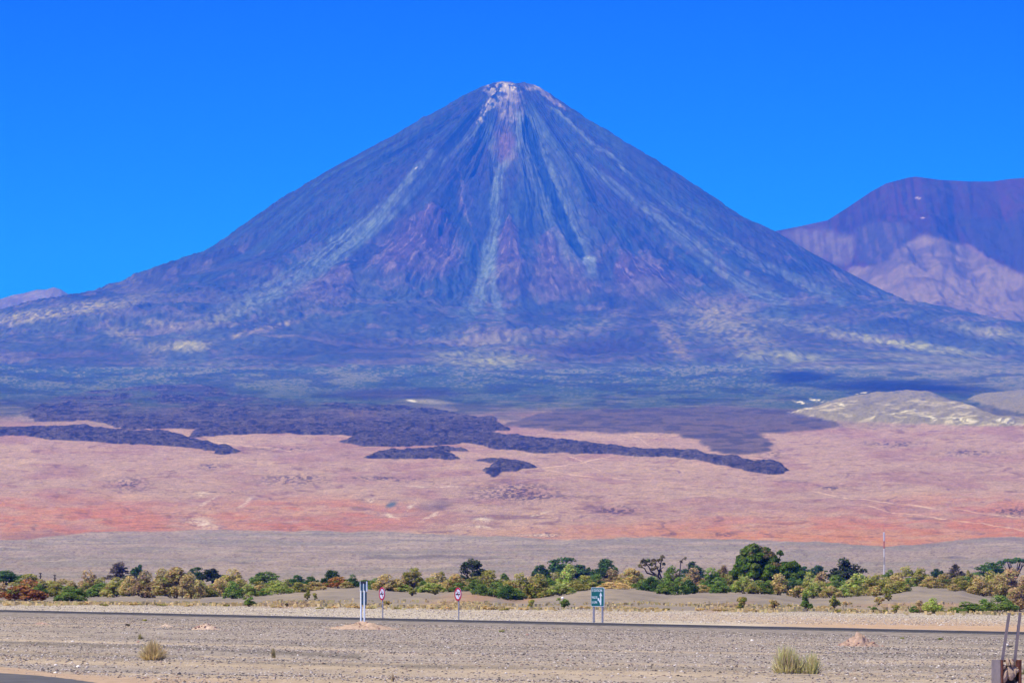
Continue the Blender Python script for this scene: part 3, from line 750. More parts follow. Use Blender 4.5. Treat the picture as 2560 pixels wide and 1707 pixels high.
# ------------------------------------------------------------------ loose gravel over the near ground
def pebbles(n, sampler, smin, smax, cols, seed, flat=0.75):
    rg = np.random.default_rng(seed)
    P = sampler(rg, n)
    n = len(P)
    base = np.array([(1, 0, 0), (0.1, 1, 0), (-1, 0.1, 0), (0, -1, 0.1), (0.15, 0.1, 0.8), (0, 0, -0.5)], float)
    tri = np.array([(0, 1, 4), (1, 2, 4), (2, 3, 4), (3, 0, 4), (1, 0, 5), (2, 1, 5), (3, 2, 5), (0, 3, 5)])
    s = smin * (smax / smin) ** (rg.random(n) ** 2.2)
    a = rg.random(n) * 6.283
    V = base[None] * (1 + (rg.random((n, 6, 3)) - .5) * 0.6)
    V[:, :, 2] *= flat
    x = V[..., 0] * np.cos(a)[:, None] - V[..., 1] * np.sin(a)[:, None]
    y = V[..., 0] * np.sin(a)[:, None] + V[..., 1] * np.cos(a)[:, None]
    V = np.stack([x, y, V[..., 2]], -1) * s[:, None, None] + P[:, None, :]
    F3 = (tri[None] + 6 * np.arange(n)[:, None, None]).reshape(-1, 3)
    ci = np.asarray(cols)[rg.integers(0, len(cols), n)] * (0.75 + 0.5 * rg.random((n, 1)))
    C = np.repeat(ci, 6, 0)
    return V.reshape(-1, 3), F3, C
GREYS = [(.16, .14, .135), (.33, .28, .25), (.10, .085, .085), (.06, .052, .055), (.36, .29, .235), (.42, .36, .30), (.25, .17, .14), (.54, .48, .42), (.40, .34, .30), (.18, .16, .16)]
def samp_near(rg, n):
    Y = np.sqrt(rg.random(n) * (300 ** 2 - 98 ** 2) + 98 ** 2); X = (rg.random(n) * 2 - 1) * 0.118 * Y
    rl = Y + 1.37 * X
    dens = smooth(0.38, 0.62, fbm(X / 22, (Y + .55 * X) / 6, 4, 21))
    nr = (X - E0.x) * n2.x + (Y - E0.y) * n2.y
    keep = (rl < 268) & (rg.random(n) < 1.0 - 0.55 * dens) & (nr < -0.4)
    X, Y = X[keep], Y[keep]
    return np.stack([X, Y, z_ground(X, Y)], -1)
v, f, c = pebbles(250000, samp_near, 0.012, 0.060, GREYS, 501)
tag(link("gravel", np_mesh("gravel", v, f, M_PEBBLE, False, c, 3)), kind="stuff")
def samp_far(rg, n):
    Y = 300 + rg.random(n) * 135; X = (rg.random(n) * 2 - 1) * 0.118 * Y
    keep = (Y + 1.37 * X) > 292
    X, Y = X[keep], Y[keep]
    return np.stack([X, Y, z_ground(X, Y)], -1)
v, f, c = pebbles(46000, samp_far, 0.02, 0.085, [(.46, .40, .34), (.40, .34, .28), (.32, .27, .24), (.62, .57, .5), (.17, .145, .135), (.38, .30, .24), (.24, .2, .18)], 502)
tag(link("gravel", np_mesh("gravel", v, f, M_PEBBLE, False, c, 3)), kind="stuff")

# ------------------------------------------------------------------ stones, heaps, small litter
M_WSTONE = plain_mat("white_stone", (.72, .66, .58), .15, 20, .9)
M_DSTONE = plain_mat("dark_stone", (.06, .055, .055), .3, 20, .9)
M_RSTONE = plain_mat("reddish_stone", (.34, .20, .15), .25, 20, .9)
def stone_mesh(name, seed, mat, sub=2):
    rg = random.Random(seed)
    bm = bmesh.new(); bmesh.ops.create_icosphere(bm, subdivisions=sub, radius=1)
    off = Vector((rg.random() * 9, rg.random() * 9, rg.random() * 9))
    cuts = [Vector((rg.uniform(-1, 1), rg.uniform(-1, 1), rg.uniform(-.4, 1))).normalized() for _ in range(7)]
    for v_ in bm.verts:
        for cu in cuts:
            d = v_.co.dot(cu)
            if d > .68: v_.co -= cu * (d - .68) * .9
        v_.co.z *= .7
    me = bpy.data.meshes.new(name); bm.to_mesh(me); bm.free(); me.materials.append(mat)
    return me
for k, (px, py, w_, m_, lab) in enumerate([
    (139, 1663, 10, M_WSTONE, "white stone nearest the lower left corner, left of a pair lying above the near asphalt"), (196, 1667, 13, M_WSTONE, "long white stone, right one of the pair above the near asphalt edge"),
    (139, 1682, 12, M_WSTONE, "flat white stone lying closest to the near asphalt edge"), (221, 1680, 7, M_WSTONE, "small round white stone lying below the grey brown shrub, lower left"),
    (448, 1685, 13, M_DSTONE, "flat dark stone on the gravel below the grey brown shrub"), (181, 1604, 9, M_WSTONE, "pale stone on the tan track left of the grey brown shrub"),
    (1880, 1601, 9, M_WSTONE, "pale boulder on the gravel just below the far road, left of the rubble heap"), (1318, 1587, 10, M_RSTONE, "pinkish flat stone on the gravel below the green road sign"),
    (1841, 1622, 7, M_WSTONE, "small white stone between the far road and the tall yellow green shrub"), (1545, 1685, 7, M_WSTONE, "white stone alone in the bottom centre gravel"),
    (2347, 1665, 7, M_WSTONE, "small white stone on the gravel left of the stone filled box"), (1420, 1650, 9, M_RSTONE, "dark reddish stone in the gravel below the green road sign posts"),
    (346, 1605, 11, M_RSTONE, "rounded reddish stone beside the grey brown shrub and its yellow tuft"), (236, 1520, 6, M_DSTONE, "black stone alone on the pale gravel beyond the far road, at left")]):
    p = hit(px, py)
    o = link("stone", stone_mesh("stone", 600 + k, m_), None, (p.x, p.y, p.z + 0.25 * w_ * mpp(p) * .5))
    r = w_ * mpp(p) / 2
    o.scale = (r, r, r * .8); o.rotation_euler = (0, 0, k * 1.3)
    tag(o, lab, "stone", "larger stones lying on the gravel")

M_HEAP = pigment_mat("heaped_earth", 6.0, 0.3)
def heap(px, py, wpx, hpx, lab, col, seed, stones=0, depth=1.0):
    p = hit(px, py); k = mpp(p); rx = wpx * k / 2; h = hpx * k
    n = 46
    g = np.linspace(-1.25, 1.25, n); A, B = np.meshgrid(g, g)
    rr_ = np.hypot(A, B * 1.0)
    zz = np.clip(1 - rr_, -0.25, 1); zz = np.where(zz > 0, zz ** 1.15, zz)
    nz = .5 * fbm(A * 3 + seed, B * 3, 4, seed) + .5 * fbm(A * 9 + seed, B * 9, 3, seed + 1)
    zz = zz * (0.35 + 1.3 * nz) + (nz - .5) * .3 * (rr_ < 1.05)
    c_ = np.broadcast_to(np.array(col), A.shape + (3,)) * (0.75 + .5 * fbm(A * 7, B * 7, 3, seed + 3))[..., None]
    if stones:
        root = empty("dirt_heap", p)
        me = grid_mesh("earth", A * rx, B * rx * depth, zz * h - .03, c_, M_HEAP); link("earth", me, root)
        rg = random.Random(seed); bmm = stone_mesh("clod", seed + 9, M_RSTONE, 1)
        for i in range(stones):
            a = rg.uniform(0, 6.28); q = rg.uniform(.1, 1.0)
            o = link("clod", bmm, root, (math.cos(a) * q * rx, math.sin(a) * q * rx * depth, h * max(0, 1 - q) * .95))
            o.scale = (rg.uniform(.025, .075),) * 3
    else:
        root = link("dirt_heap", grid_mesh("dirt_heap", A * rx, B * rx * depth, zz * h - .03, c_, M_HEAP), None, p)
    tag(root, lab, "dirt heap", "heaps of loose earth along the far road")
heap(2148, 1614, 116, 30, "reddish rubble heap with loose clods on the gravel right of the tall shrub", (.34, .235, .18), 31, 40)
heap(905, 1572, 190, 20, "wide low tan mound of earth at the foot of the double post sign", (.42, .30, .22), 32, 34)
heap(515, 1573, 85, 16, "small pale tan mound near the far road, second from the left edge", (.46, .34, .26), 33, 14)
heap(415, 1566, 50, 9, "lowest little tan mound just left of the pale tan mound", (.46, .35, .27), 34)
heap(105, 1560, 60, 7, "flattest brownish mound by the far road nearest the left edge", (.36, .25, .20), 35)

# ------------------------------------------------------------------ foliage
def leaf_mat(name):
    m, nt, b = new_mat(name)
    a = nt.nodes.new("ShaderNodeVertexColor"); a.layer_name = "pigment"
    oi = nt.nodes.new("ShaderNodeObjectInfo")
    mr = nt.nodes.new("ShaderNodeMapRange"); mr.inputs["To Min"].default_value = 1.15; mr.inputs["To Max"].default_value = 1.65
    nt.links.new(oi.outputs["Random"], mr.inputs["Value"])
    mx = nt.nodes.new("ShaderNodeVectorMath"); mx.operation = 'SCALE'
    nt.links.new(a.outputs["Color"], mx.inputs[0]); nt.links.new(mr.outputs[0], mx.inputs["Scale"])
    nt.links.new(mx.outputs[0], b.inputs["Base Color"])
    b.inputs["Roughness"].default_value = .8; b.inputs["Specular IOR Level"].default_value = .1
    tr = nt.nodes.new("ShaderNodeBsdfTranslucent"); nt.links.new(mx.outputs[0], tr.inputs["Color"])
    ms = nt.nodes.new("ShaderNodeMixShader"); ms.inputs[0].default_value = .42
    nt.links.new(b.outputs[0], ms.inputs[1]); nt.links.new(tr.outputs[0], ms.inputs[2])
    nt.links.new(ms.outputs[0], nt.nodes["Material Output"].inputs["Surface"])
    return m
M_LEAF = leaf_mat("foliage")
M_BARK = plain_mat("bark", (.13, .10, .085), .3, 6, .95)
M_BARKD = plain_mat("dark_bark", (.05, .04, .038), .3, 6, .95)

def leaf_quads(P, N, size, col, rg, aspect=1.5):
    n = len(P)
    N = N + rg.normal(0, .55, (n, 3)); N /= np.linalg.norm(N, axis=1)[:, None] + 1e-9
    t = np.cross(N, rg.normal(0, 1, (n, 3))); t /= np.linalg.norm(t, axis=1)[:, None] + 1e-9
    b = np.cross(N, t)
    s = size * (.6 + .8 * rg.random((n, 1)))
    t = t * s * aspect / 2; b = b * s / 2
    V = np.stack([P - t, P - b * .9, P + t, P + b * .9], 1).reshape(-1, 3)
    F4 = np.arange(4 * n).reshape(n, 4)
    return V, F4, np.repeat(col, 4, 0)

def crown_mesh(name, lobes, per, size, cols, seed, inner=.55):
    """lobes: (centre, radii, colour index); leaves scattered through the outer part of every lobe"""
    rg = np.random.default_rng(seed)
    Vs, Cs = [], []
    for c, r, ci in lobes:
        n = int(per * (r[0] * r[2]) ** .5 / .2) + 12
        d = rg.normal(0, 1, (n, 3)); d /= np.linalg.norm(d, axis=1)[:, None]
        d[:, 2] = np.where(d[:, 2] < -.35, -d[:, 2], d[:, 2])
        q = inner + (1.12 - inner) * rg.random((n, 1)) ** .6
        P = np.array(c) + d * np.array(r) * q
        P[:, 2] = np.maximum(P[:, 2], .012)
        col = np.array(cols[ci]) * (.72 + .56 * rg.random((n, 1))) * (1 + .10 * rg.normal(0, 1, (n, 3)))
        V, F4, C_ = leaf_quads(P, d, size, np.clip(col, .004, .9), rg)
        Vs.append(V); Cs.append(C_)
    V = np.concatenate(Vs); C_ = np.concatenate(Cs)
    return np_mesh(name, V, np.arange(len(V)).reshape(-1, 4), M_LEAF, False, C_)

def stems_mesh(name, targets, seed, r0, mat, base=(0, 0, 0), spread=.06):
    rg = random.Random(seed); mb = MB()
    for t in targets:
        b0 = Vector(base) + Vector((rg.uniform(-spread, spread), rg.uniform(-spread, spread), -.02))
        t = Vector(t); mid = b0.lerp(t, .5) + Vector((rg.uniform(-.05, .05), rg.uniform(-.05, .05), .04))
        mb.tube([b0, mid, t], [r0, r0 * .7, r0 * .3], 5)
    bm = mb.bm; bmesh.ops.recalc_face_normals(bm, faces=bm.faces)
    me = bpy.data.meshes.new(name); bm.to_mesh(me); bm.free(); me.materials.append(mat)
    return me

G = dict(
    green=[(.12, .185, .04), (.15, .22, .05), (.085, .145, .035), (.18, .23, .06)],
    dark=[(.05, .10, .03), (.065, .13, .04), (.04, .075, .028), (.07, .12, .04)],
    black=[(.03, .048, .026), (.042, .06, .03), (.024, .034, .02), (.05, .065, .035)],
    olive=[(.25, .24, .06), (.31, .285, .075), (.18, .19, .045), (.33, .27, .10)],
    tan=[(.37, .29, .115), (.42, .33, .14), (.29, .24, .085), (.27, .26, .07)],
    brown=[(.30, .215, .105), (.35, .26, .13), (.23, .17, .08), (.26, .23, .085)],
    rust=[(.27, .115, .045), (.33, .165, .06), (.20, .075, .032), (.17, .19, .045)],
    yellow=[(.50, .38, .17), (.56, .43, .21), (.42, .31, .13), (.38, .33, .14)],
    grey=[(.16, .13, .10), (.20, .16, .12), (.12, .10, .08), (.13, .14, .07)],
    lime=[(.27, .32, .075), (.32, .35, .10), (.20, .26, .055), (.34, .32, .12)])
PROTO = {}
def proto(kind, form, var):
    key = (kind, form, var)
    if key in PROTO: return PROTO[key]
    sd = abs(hash((len(kind) * 131 + ord(kind[0]) * 17 + ord(kind[1]), len(form), var))) % 9999
    rg = random.Random(sd)
    lobes = []
    if form == 'bush':                       # mound of lobes reaching the ground
        for k in range(30):
            a = rg.uniform(0, 6.283); q = math.sqrt(rg.random()) * .42
            top = max(.15, 1 - (q / .55) ** 2) * rg.uniform(.35, 1.0)
            r = rg.uniform(.07, .15)
            z = max(.08, top - r * 1.3)
            lobes.append(((math.cos(a) * q, math.sin(a) * q, z), (r * 1.1, r * 1.1, r * 1.35), rg.choice([0, 0, 1, 1, 2, 3])))
        lobes.append(((rg.uniform(-.08, .08), 0, .74), (.2, .2, .27), 1))
        lobes.append(((-.32, -.1, .28), (.17, .17, .26), 0)); lobes.append(((.32, -.1, .26), (.17, .17, .26), 2))
        cm = crown_mesh("crown", lobes, 120, .05, G[kind], sd)
        tm = stems_mesh("stems", [(l[0][0] * .9, l[0][1] * .9, l[0][2]) for l in lobes[:8]], sd, .014, M_BARK)
    elif form == 'tree':                     # rounded crown on a short trunk
        for k in range(40):
            a = rg.uniform(0, 6.283); q = math.sqrt(rg.random()) * .42
            z = .16 + .80 * rg.random() * max(.2, 1 - (q / .52) ** 2)
            r = rg.uniform(.06, .13)
            lobes.append(((math.cos(a) * q, math.sin(a) * q, min(z, .95 - r)), (r * 1.1, r * 1.1, r * 1.1), rg.choice([0, 1, 1, 2, 3])))
        lobes.append(((rg.uniform(-.06, .06), 0, .78), (.17, .17, .19), 1)); lobes.append(((0, 0, .5), (.28, .28, .28), 0))
        cm = crown_mesh("crown", lobes, 115, .045, G[kind], sd, .4)
        tm = stems_mesh("trunk", [l[0] for l in lobes[:9]], sd, .022, M_BARKD, spread=.03)
    elif form == 'ragged':                   # open upright crown, points sticking out
        for k in range(46):
            a = rg.uniform(0, 6.283); q = rg.random() ** .7 * .46
            z = .12 + .85 * rg.random() * max(.12, 1 - (q / .5) ** 1.4)
            r = rg.uniform(.05, .12)
            lobes.append(((math.cos(a) * q, math.sin(a) * q, z), (r * 1.1, r * 1.1, r * 1.3), rg.choice([0, 0, 1, 2, 2, 3])))
            if z > .5: lobes.append(((math.cos(a) * q * .8, math.sin(a) * q * .8, z - .14), (r, r, r * 1.4), rg.choice([0, 1, 2])))
        cm = crown_mesh("crown", lobes, 120, .042, G[kind], sd, .3)
        tm = stems_mesh("trunk", [l[0] for l in lobes[:14]], sd, .018, M_BARKD, spread=.04)
    elif form == 'umbrella':
        for k in range(20):
            a = rg.uniform(0, 6.283); q = math.sqrt(rg.random()) * .42
            lobes.append(((math.cos(a) * q, math.sin(a) * q, .60 + .28 * (1 - (q / .5) ** 2) * rg.uniform(.6, 1)), (.12, .12, .07), rg.choice([0, 1, 2])))
        cm = crown_mesh("crown", lobes, 100, .05, G[kind], sd, .3)
        tm = stems_mesh("trunk", [l[0] for l in lobes[:12]], sd, .02, M_BARKD, spread=.03)
    elif form == 'sprig':                    # small bush on a thin stem
        for k in range(15):
            a = rg.uniform(0, 6.283); q = math.sqrt(rg.random()) * .34
            lobes.append(((math.cos(a) * q, math.sin(a) * q, rg.uniform(.22, .80)), (.14, .14, .17), rg.choice([0, 1, 2, 3])))
        cm = crown_mesh("crown", lobes, 60, .085, G[kind], sd, .2)
        tm = stems_mesh("stems", [l[0] for l in lobes], sd, .022, M_BARKD, spread=.04)
    else:                                    # 'low': cushion of dry grass and twigs
        for k in range(9):
            a = rg.uniform(0, 6.283); q = math.sqrt(rg.random()) * .38
            lobes.append(((math.cos(a) * q, math.sin(a) * q, .22 + .3 * rg.random() * (1 - q)), (.17, .17, .34), rg.choice([0, 1, 2, 3])))
        cm = crown_mesh("crown", lobes, 70, .085, G[kind], sd, .2)
        tm = None
    PROTO[key] = (cm, tm)
    return PROTO[key]

CATS = dict(bush="bush", tree="tree", ragged="tree", umbrella="tree", sprig="bush", low="dry grass")
NAMES = dict(bush="bush", tree="tree", ragged="tree", umbrella="tree", sprig="small_bush", low="grass_tuft")
GROUPS = dict(bush="bushes of the thicket on the dunes", tree="trees standing in the thicket", ragged="trees standing in the thicket", umbrella="trees standing in the thicket",
              sprig="small bushes scattered over the open sand", low="dry grass tufts along the foot of the dunes")
WORD = dict(green="mid green", dark="dark green", black="blackish", olive="olive", tan="tan", brown="brown", rust="rust coloured", yellow="yellow", grey="grey brown", lime="yellow green")
NOUN = dict(bush="thicket bush", tree="round crowned tree", ragged="ragged tree", umbrella="flat topped tree", sprig="small bush on open sand", low="dry grass tuft")
MARKS = [(0, "the left edge of the view"), (119, "the utility poles"), (295, "the wispy brown tree"), (532, "the blackish tree"), (907, "the double post sign"), (1144, "the right round sign"),
         (1497, "the green road sign"), (1634, "the gnarled bare tree"), (1900, "the biggest green tree"), (2207, "the red and white mast"), (2389, "the lone thin tree"), (2530, "the leaning metal posts")]
ORD = ["", "second ", "third ", "fourth ", "fifth ", "sixth ", "seventh ", "eighth ", "ninth ", "tenth ", "eleventh ", "twelfth ", "thirteenth ", "fourteenth ", "fifteenth ", "sixteenth ", "seventeenth ", "eighteenth "]
VEG = []
def veg(cx, w, top, base, kind, form='bush', label=None, name=None):
    if form in ('bush', 'tree', 'ragged'): w = w * 1.16
    VEG.append(dict(cx=cx, w=w, top=top, base=base, kind=kind, form=form, label=label, name=name))

for r in [
    # trees, back row first
    (15, 90, 1424, 1462, 'dark', 'tree'), (295, 64, 1405, 1452, 'grey', 'ragged', "wispy half bare brown tree behind the thicket at left", None),
    (345, 40, 1409, 1448, 'dark', 'ragged'), (490, 44, 1416, 1458, 'dark', 'tree'), (532, 68, 1412, 1458, 'black', 'ragged', "blackish tree rising behind the tan bushes at left", None),
    (672, 72, 1426, 1468, 'green', 'tree'), (645, 40, 1432, 1466, 'green', 'tree'), (743, 56, 1436, 1468, 'dark', 'tree'), (778, 40, 1439, 1468, 'dark', 'tree'), (830, 54, 1425, 1468, 'dark', 'ragged'),
    (1033, 54, 1417, 1476, 'olive', 'tree', "olive tree with a dark trunk shadow between the two round signs", None), (1180, 66, 1394, 1462, 'black', 'tree', "tall blackish green tree behind the right one of the two round signs", None),
    (1350, 46, 1412, 1450, 'dark', 'ragged'), (1408, 92, 1391, 1450, 'dark', 'tree'), (1462, 50, 1410, 1450, 'dark', 'ragged'), (1515, 74, 1397, 1452, 'dark', 'ragged'),
    (1732, 64, 1403, 1448, 'dark', 'ragged'), (1683, 44, 1411, 1478, 'green', 'tree'), (1806, 62, 1412, 1470, 'brown', 'ragged'),
    (2010, 36, 1414, 1445, 'dark', 'tree'), (2044, 48, 1411, 1445, 'dark', 'tree'), (2113, 94, 1391, 1456, 'black', 'ragged', "dark spiky tree between the biggest green tree and the mast", None),
    (2225, 38, 1422, 1456, 'green', 'tree'), (2345, 50, 1419, 1454, 'dark', 'ragged'), (2389, 52, 1411, 1456, 'grey', 'ragged', "lone grey brown tree with thin foliage, left of the flat topped tree", None),
    (2420, 34, 1421, 1458, 'olive', 'ragged'), (2480, 80, 1402, 1450, 'dark', 'tree'), (2538, 84, 1387, 1445, 'dark', 'umbrella', "flat topped dark tree at the right edge of the view", None),
    # thicket
    (72, 84, 1435, 1480, 'olive'), (70, 104, 1449, 1502, 'rust', 'bush', "large rust coloured bush with dark base, front row at far left", None), (0, 60, 1455, 1494, 'brown'),
    (128, 50, 1451, 1480, 'olive'), (160, 56, 1447, 1484, 'tan'), (218, 64, 1427, 1490, 'brown'), (178, 72, 1465, 1503, 'green'), (250, 56, 1443, 1488, 'olive'), (290, 70, 1444, 1492, 'olive'),
    (325, 52, 1440, 1490, 'tan'), (362, 70, 1427, 1494, 'brown'), (405, 66, 1421, 1488, 'tan'), (440, 96, 1419, 1495, 'tan'), (478, 60, 1432, 1496, 'tan'), (500, 66, 1450, 1493, 'olive'), (523, 44, 1461, 1492, 'brown'),
    (556, 52, 1444, 1490, 'tan'), (583, 62, 1422, 1478, 'tan'), (582, 46, 1452, 1496, 'green'), (620, 50, 1459, 1492, 'lime'), (604, 40, 1446, 1486, 'olive'),
    (648, 44, 1462, 1489, 'tan'), (660, 40, 1470, 1489, 'green'), (700, 62, 1455, 1485, 'lime'), (746, 44, 1455, 1480, 'olive'), (780, 60, 1453, 1476, 'tan'), (715, 40, 1448, 1478, 'olive'),
    (843, 66, 1441, 1470, 'rust', 'bush', "low rounded rust and olive bush just left of the double post sign", None), (882, 36, 1436, 1468, 'dark'), (866, 30, 1452, 1470, 'tan'),
    (936, 36, 1445, 1474, 'green'), (972, 66, 1435, 1477, 'tan'), (1002, 50, 1447, 1478, 'brown'), (1000, 56, 1458, 1479, 'lime'), (1060, 40, 1452, 1480, 'green'), (1090, 56, 1432, 1476, 'tan'), (1104, 34, 1429, 1470, 'olive'),
    (1078, 62, 1456, 1482, 'lime'), (1105, 56, 1460, 1480, 'green'), (1140, 60, 1435, 1478, 'tan'), (1150, 50, 1456, 1478, 'green'), (1192, 50, 1448, 1480, 'green'), (1222, 66, 1425, 1474, 'olive'), (1205, 46, 1460, 1488, 'green'),
    (1240, 64, 1454, 1492, 'green'), (1268, 50, 1462, 1499, 'dark'), (1262, 40, 1434, 1480, 'green'), (1298, 62, 1432, 1498, 'olive'), (1290, 46, 1470, 1500, 'green'), (1322, 44, 1440, 1490, 'tan'), (1350, 70, 1436, 1494, 'olive'), (1325, 46, 1466, 1496, 'green'),
    (1375, 60, 1447, 1490, 'green'), (1388, 52, 1430, 1480, 'olive'), (1424, 62, 1412, 1480, 'lime'), (1402, 60, 1458, 1488, 'lime'), (1440, 56, 1450, 1478, 'olive'), (1462, 56, 1438, 1474, 'olive'), (1490, 48, 1436, 1470, 'green'),
    (1525, 60, 1423, 1468, 'brown'), (1577, 66, 1420, 1470, 'tan'), (1520, 46, 1454, 1471, 'yellow'), (1552, 46, 1456, 1472, 'yellow'), (1607, 54, 1448, 1475, 'green'), (1598, 40, 1432, 1470, 'olive'), (1628, 40, 1440, 1478, 'dark'),
    (1667, 54, 1444, 1486, 'green'), (1645, 42, 1452, 1480, 'dark'), (1700, 42, 1442, 1486, 'green'), (1722, 44, 1448, 1484, 'dark'), (1735, 58, 1420, 1476, 'brown'), (1754, 46, 1461, 1481, 'tan'), (1781, 62, 1420, 1480, 'green'),
    (1775, 44, 1446, 1480, 'dark'), (1822, 48, 1436, 1480, 'olive'), (1800, 46, 1452, 1482, 'green'), (1860, 58, 1439, 1483, 'lime'), (1836, 36, 1462, 1480, 'green'), (1903, 54, 1450, 1484, 'green'), (1882, 40, 1456, 1484, 'olive'),
    (1947, 62, 1434, 1487, 'tan'), (1925, 40, 1450, 1485, 'green'), (1980, 44, 1444, 1486, 'dark'), (2022, 60, 1429, 1476, 'lime'), (1996, 46, 1464, 1494, 'tan'), (2035, 50, 1455, 1495, 'lime'), (2060, 56, 1430, 1476, 'brown'), (2052, 40, 1456, 1488, 'olive'),
    (2095, 60, 1438, 1480, 'green'), (2078, 50, 1464, 1494, 'tan'), (2110, 46, 1462, 1493, 'lime'), (2147, 74, 1433, 1488, 'lime'), (2180, 60, 1440, 1487, 'olive'), (2130, 44, 1466, 1490, 'olive'), (2196, 52, 1434, 1476, 'olive'), (2217, 64, 1443, 1488, 'olive'),
    (2190, 50, 1464, 1491, 'tan'), (2240, 60, 1437, 1478, 'tan'), (2263, 58, 1416, 1464, 'olive'), (2250, 48, 1452, 1480, 'olive'), (2303, 50, 1419, 1466, 'olive'), (2280, 44, 1444, 1466, 'green'), (2325, 46, 1440, 1470, 'tan'), (2367, 56, 1433, 1470, 'tan'), (2345, 46, 1446, 1470, 'olive'),
    (2386, 30, 1459, 1478, 'tan'), (2412, 40, 1450, 1476, 'brown'), (2400, 50, 1440, 1474, 'olive'), (2440, 46, 1438, 1484, 'tan'), (2458, 62, 1440, 1490, 'tan'), (2478, 60, 1428, 1486, 'olive'), (2525, 88, 1421, 1492, 'brown'), (2500, 60, 1434, 1492, 'tan'), (2555, 60, 1440, 1500, 'brown'),
    (2420, 64, 1503, 1532, 'green'), (2460, 50, 1497, 1531, 'green'), (2496, 80, 1487, 1532, 'green'), (2545, 64, 1468, 1529, 'brown'), (2388, 36, 1516, 1531, 'olive'),
    (2332, 46, 1494, 1533, 'lime'), (2300, 34, 1500, 1531, 'brown'), (2284, 24, 1514, 1531, 'green'),
    # small bushes on open sand
    (622, 36, 1491, 1516, 'green', 'sprig'), (769, 20, 1475, 1498, 'olive', 'sprig'), (787, 16, 1481, 1499, 'olive', 'sprig'), (1030, 26, 1465, 1489, 'olive', 'sprig'), (1328, 25, 1497, 1522, 'olive', 'sprig'), (1408, 36, 1493, 1521, 'green', 'sprig', "small green bush topped by a white scrap", None),
    (1855, 38, 1490, 1526, 'olive', 'sprig'), (1934, 32, 1497, 1522, 'tan', 'sprig'), (2015, 40, 1482, 1527, 'green', 'sprig'), (2085, 36, 1486, 1520, 'olive', 'sprig'), (2239, 28, 1511, 1531, 'olive', 'sprig'), (2182, 28, 1514, 1530, 'green', 'sprig'),
    (2197, 30, 1490, 1512, 'tan', 'sprig'), (2222, 24, 1480, 1501, 'olive', 'sprig'), (1088, 24, 1470, 1486, 'olive', 'sprig'), (965, 32, 1499, 1514, 'tan', 'sprig'), (717, 12, 1506, 1516, 'grey', 'sprig'),
    # dry tufts
    (20, 26, 1506, 1514, 'yellow', 'low'), (150, 28, 1499, 1511, 'yellow', 'low'), (208, 38, 1501, 1513, 'yellow', 'low'), (262, 26, 1506, 1515, 'tan', 'low'), (338, 32, 1503, 1514, 'yellow', 'low'), (405, 34, 1506, 1515, 'tan', 'low'), (470, 30, 1508, 1517, 'yellow', 'low'), (566, 22, 1507, 1516, 'olive', 'low'),
    (690, 40, 1512, 1519, 'yellow', 'low'), (800, 20, 1515, 1522, 'olive', 'low'), (828, 36, 1512, 1522, 'yellow', 'low'), (884, 40, 1510, 1521, 'yellow', 'low'), (925, 28, 1514, 1522, 'tan', 'low'), (990, 30, 1513, 1523, 'olive', 'low'), (1026, 26, 1514, 1521, 'yellow', 'low'), (1086, 24, 1514, 1522, 'yellow', 'low'),
    (1118, 34, 1515, 1524, 'yellow', 'low'), (1182, 20, 1514, 1521, 'tan', 'low'), (1225, 50, 1511, 1526, 'yellow', 'low'), (1262, 28, 1516, 1526, 'olive', 'low'), (1310, 34, 1517, 1525, 'yellow', 'low'), (1345, 20, 1516, 1524, 'tan', 'low'), (1462, 34, 1512, 1522, 'yellow', 'low'), (1567, 20, 1515, 1524, 'olive', 'low'), (1588, 22, 1515, 1525, 'yellow', 'low'), (1629, 36, 1514, 1525, 'yellow', 'low'),
    (1668, 30, 1517, 1526, 'tan', 'low'), (1750, 24, 1516, 1527, 'yellow', 'low'), (1800, 44, 1519, 1528, 'yellow', 'low'), (1880, 26, 1519, 1529, 'yellow', 'low'), (1972, 22, 1508, 1517, 'tan', 'low'), (2062, 40, 1511, 1524, 'yellow', 'low'), (2116, 28, 1500, 1514, 'yellow', 'low'), (2096, 28, 1519, 1532, 'olive', 'low'), (2130, 36, 1518, 1530, 'yellow', 'low'), (2210, 26, 1520, 1531, 'tan', 'low'), (2350, 24, 1524, 1534, 'tan', 'low'),
    (1255, 14, 1572, 1580, 'lime', 'low'), (1517, 20, 1555, 1564, 'lime', 'low'), (2265, 20, 1573, 1581, 'olive', 'low'), (2352, 16, 1591, 1599, 'lime', 'low'), (2256, 10, 1590, 1597, 'lime', 'low'), (362, 16, 1545, 1553, 'olive', 'low'), (320, 14, 1556, 1566, 'grey', 'low')]:
    veg(*r)
fr = random.Random(21)
x_ = 96.0
while x_ < 2560:
    cr = float(np.interp(x_, [c[0] for c in CREST], [c[1] for c in CREST]))
    veg(x_, fr.uniform(40, 62), fr.uniform(1446, 1456) + max(0, cr - 1486) * .3, cr - fr.uniform(4, 9), fr.choice(['olive', 'olive', 'lime', 'green', 'tan']))
    x_ += fr.uniform(30, 46)
x_ = 1190.0
while x_ < 2500:
    cr = float(np.interp(x_, [c[0] for c in CREST], [c[1] for c in CREST]))
    veg(x_, fr.uniform(52, 74), fr.uniform(1440, 1450) + max(0, cr - 1484) * .4, cr - fr.uniform(8, 13), fr.choice(['olive', 'green', 'green', 'lime']))
    x_ += fr.uniform(44, 60)
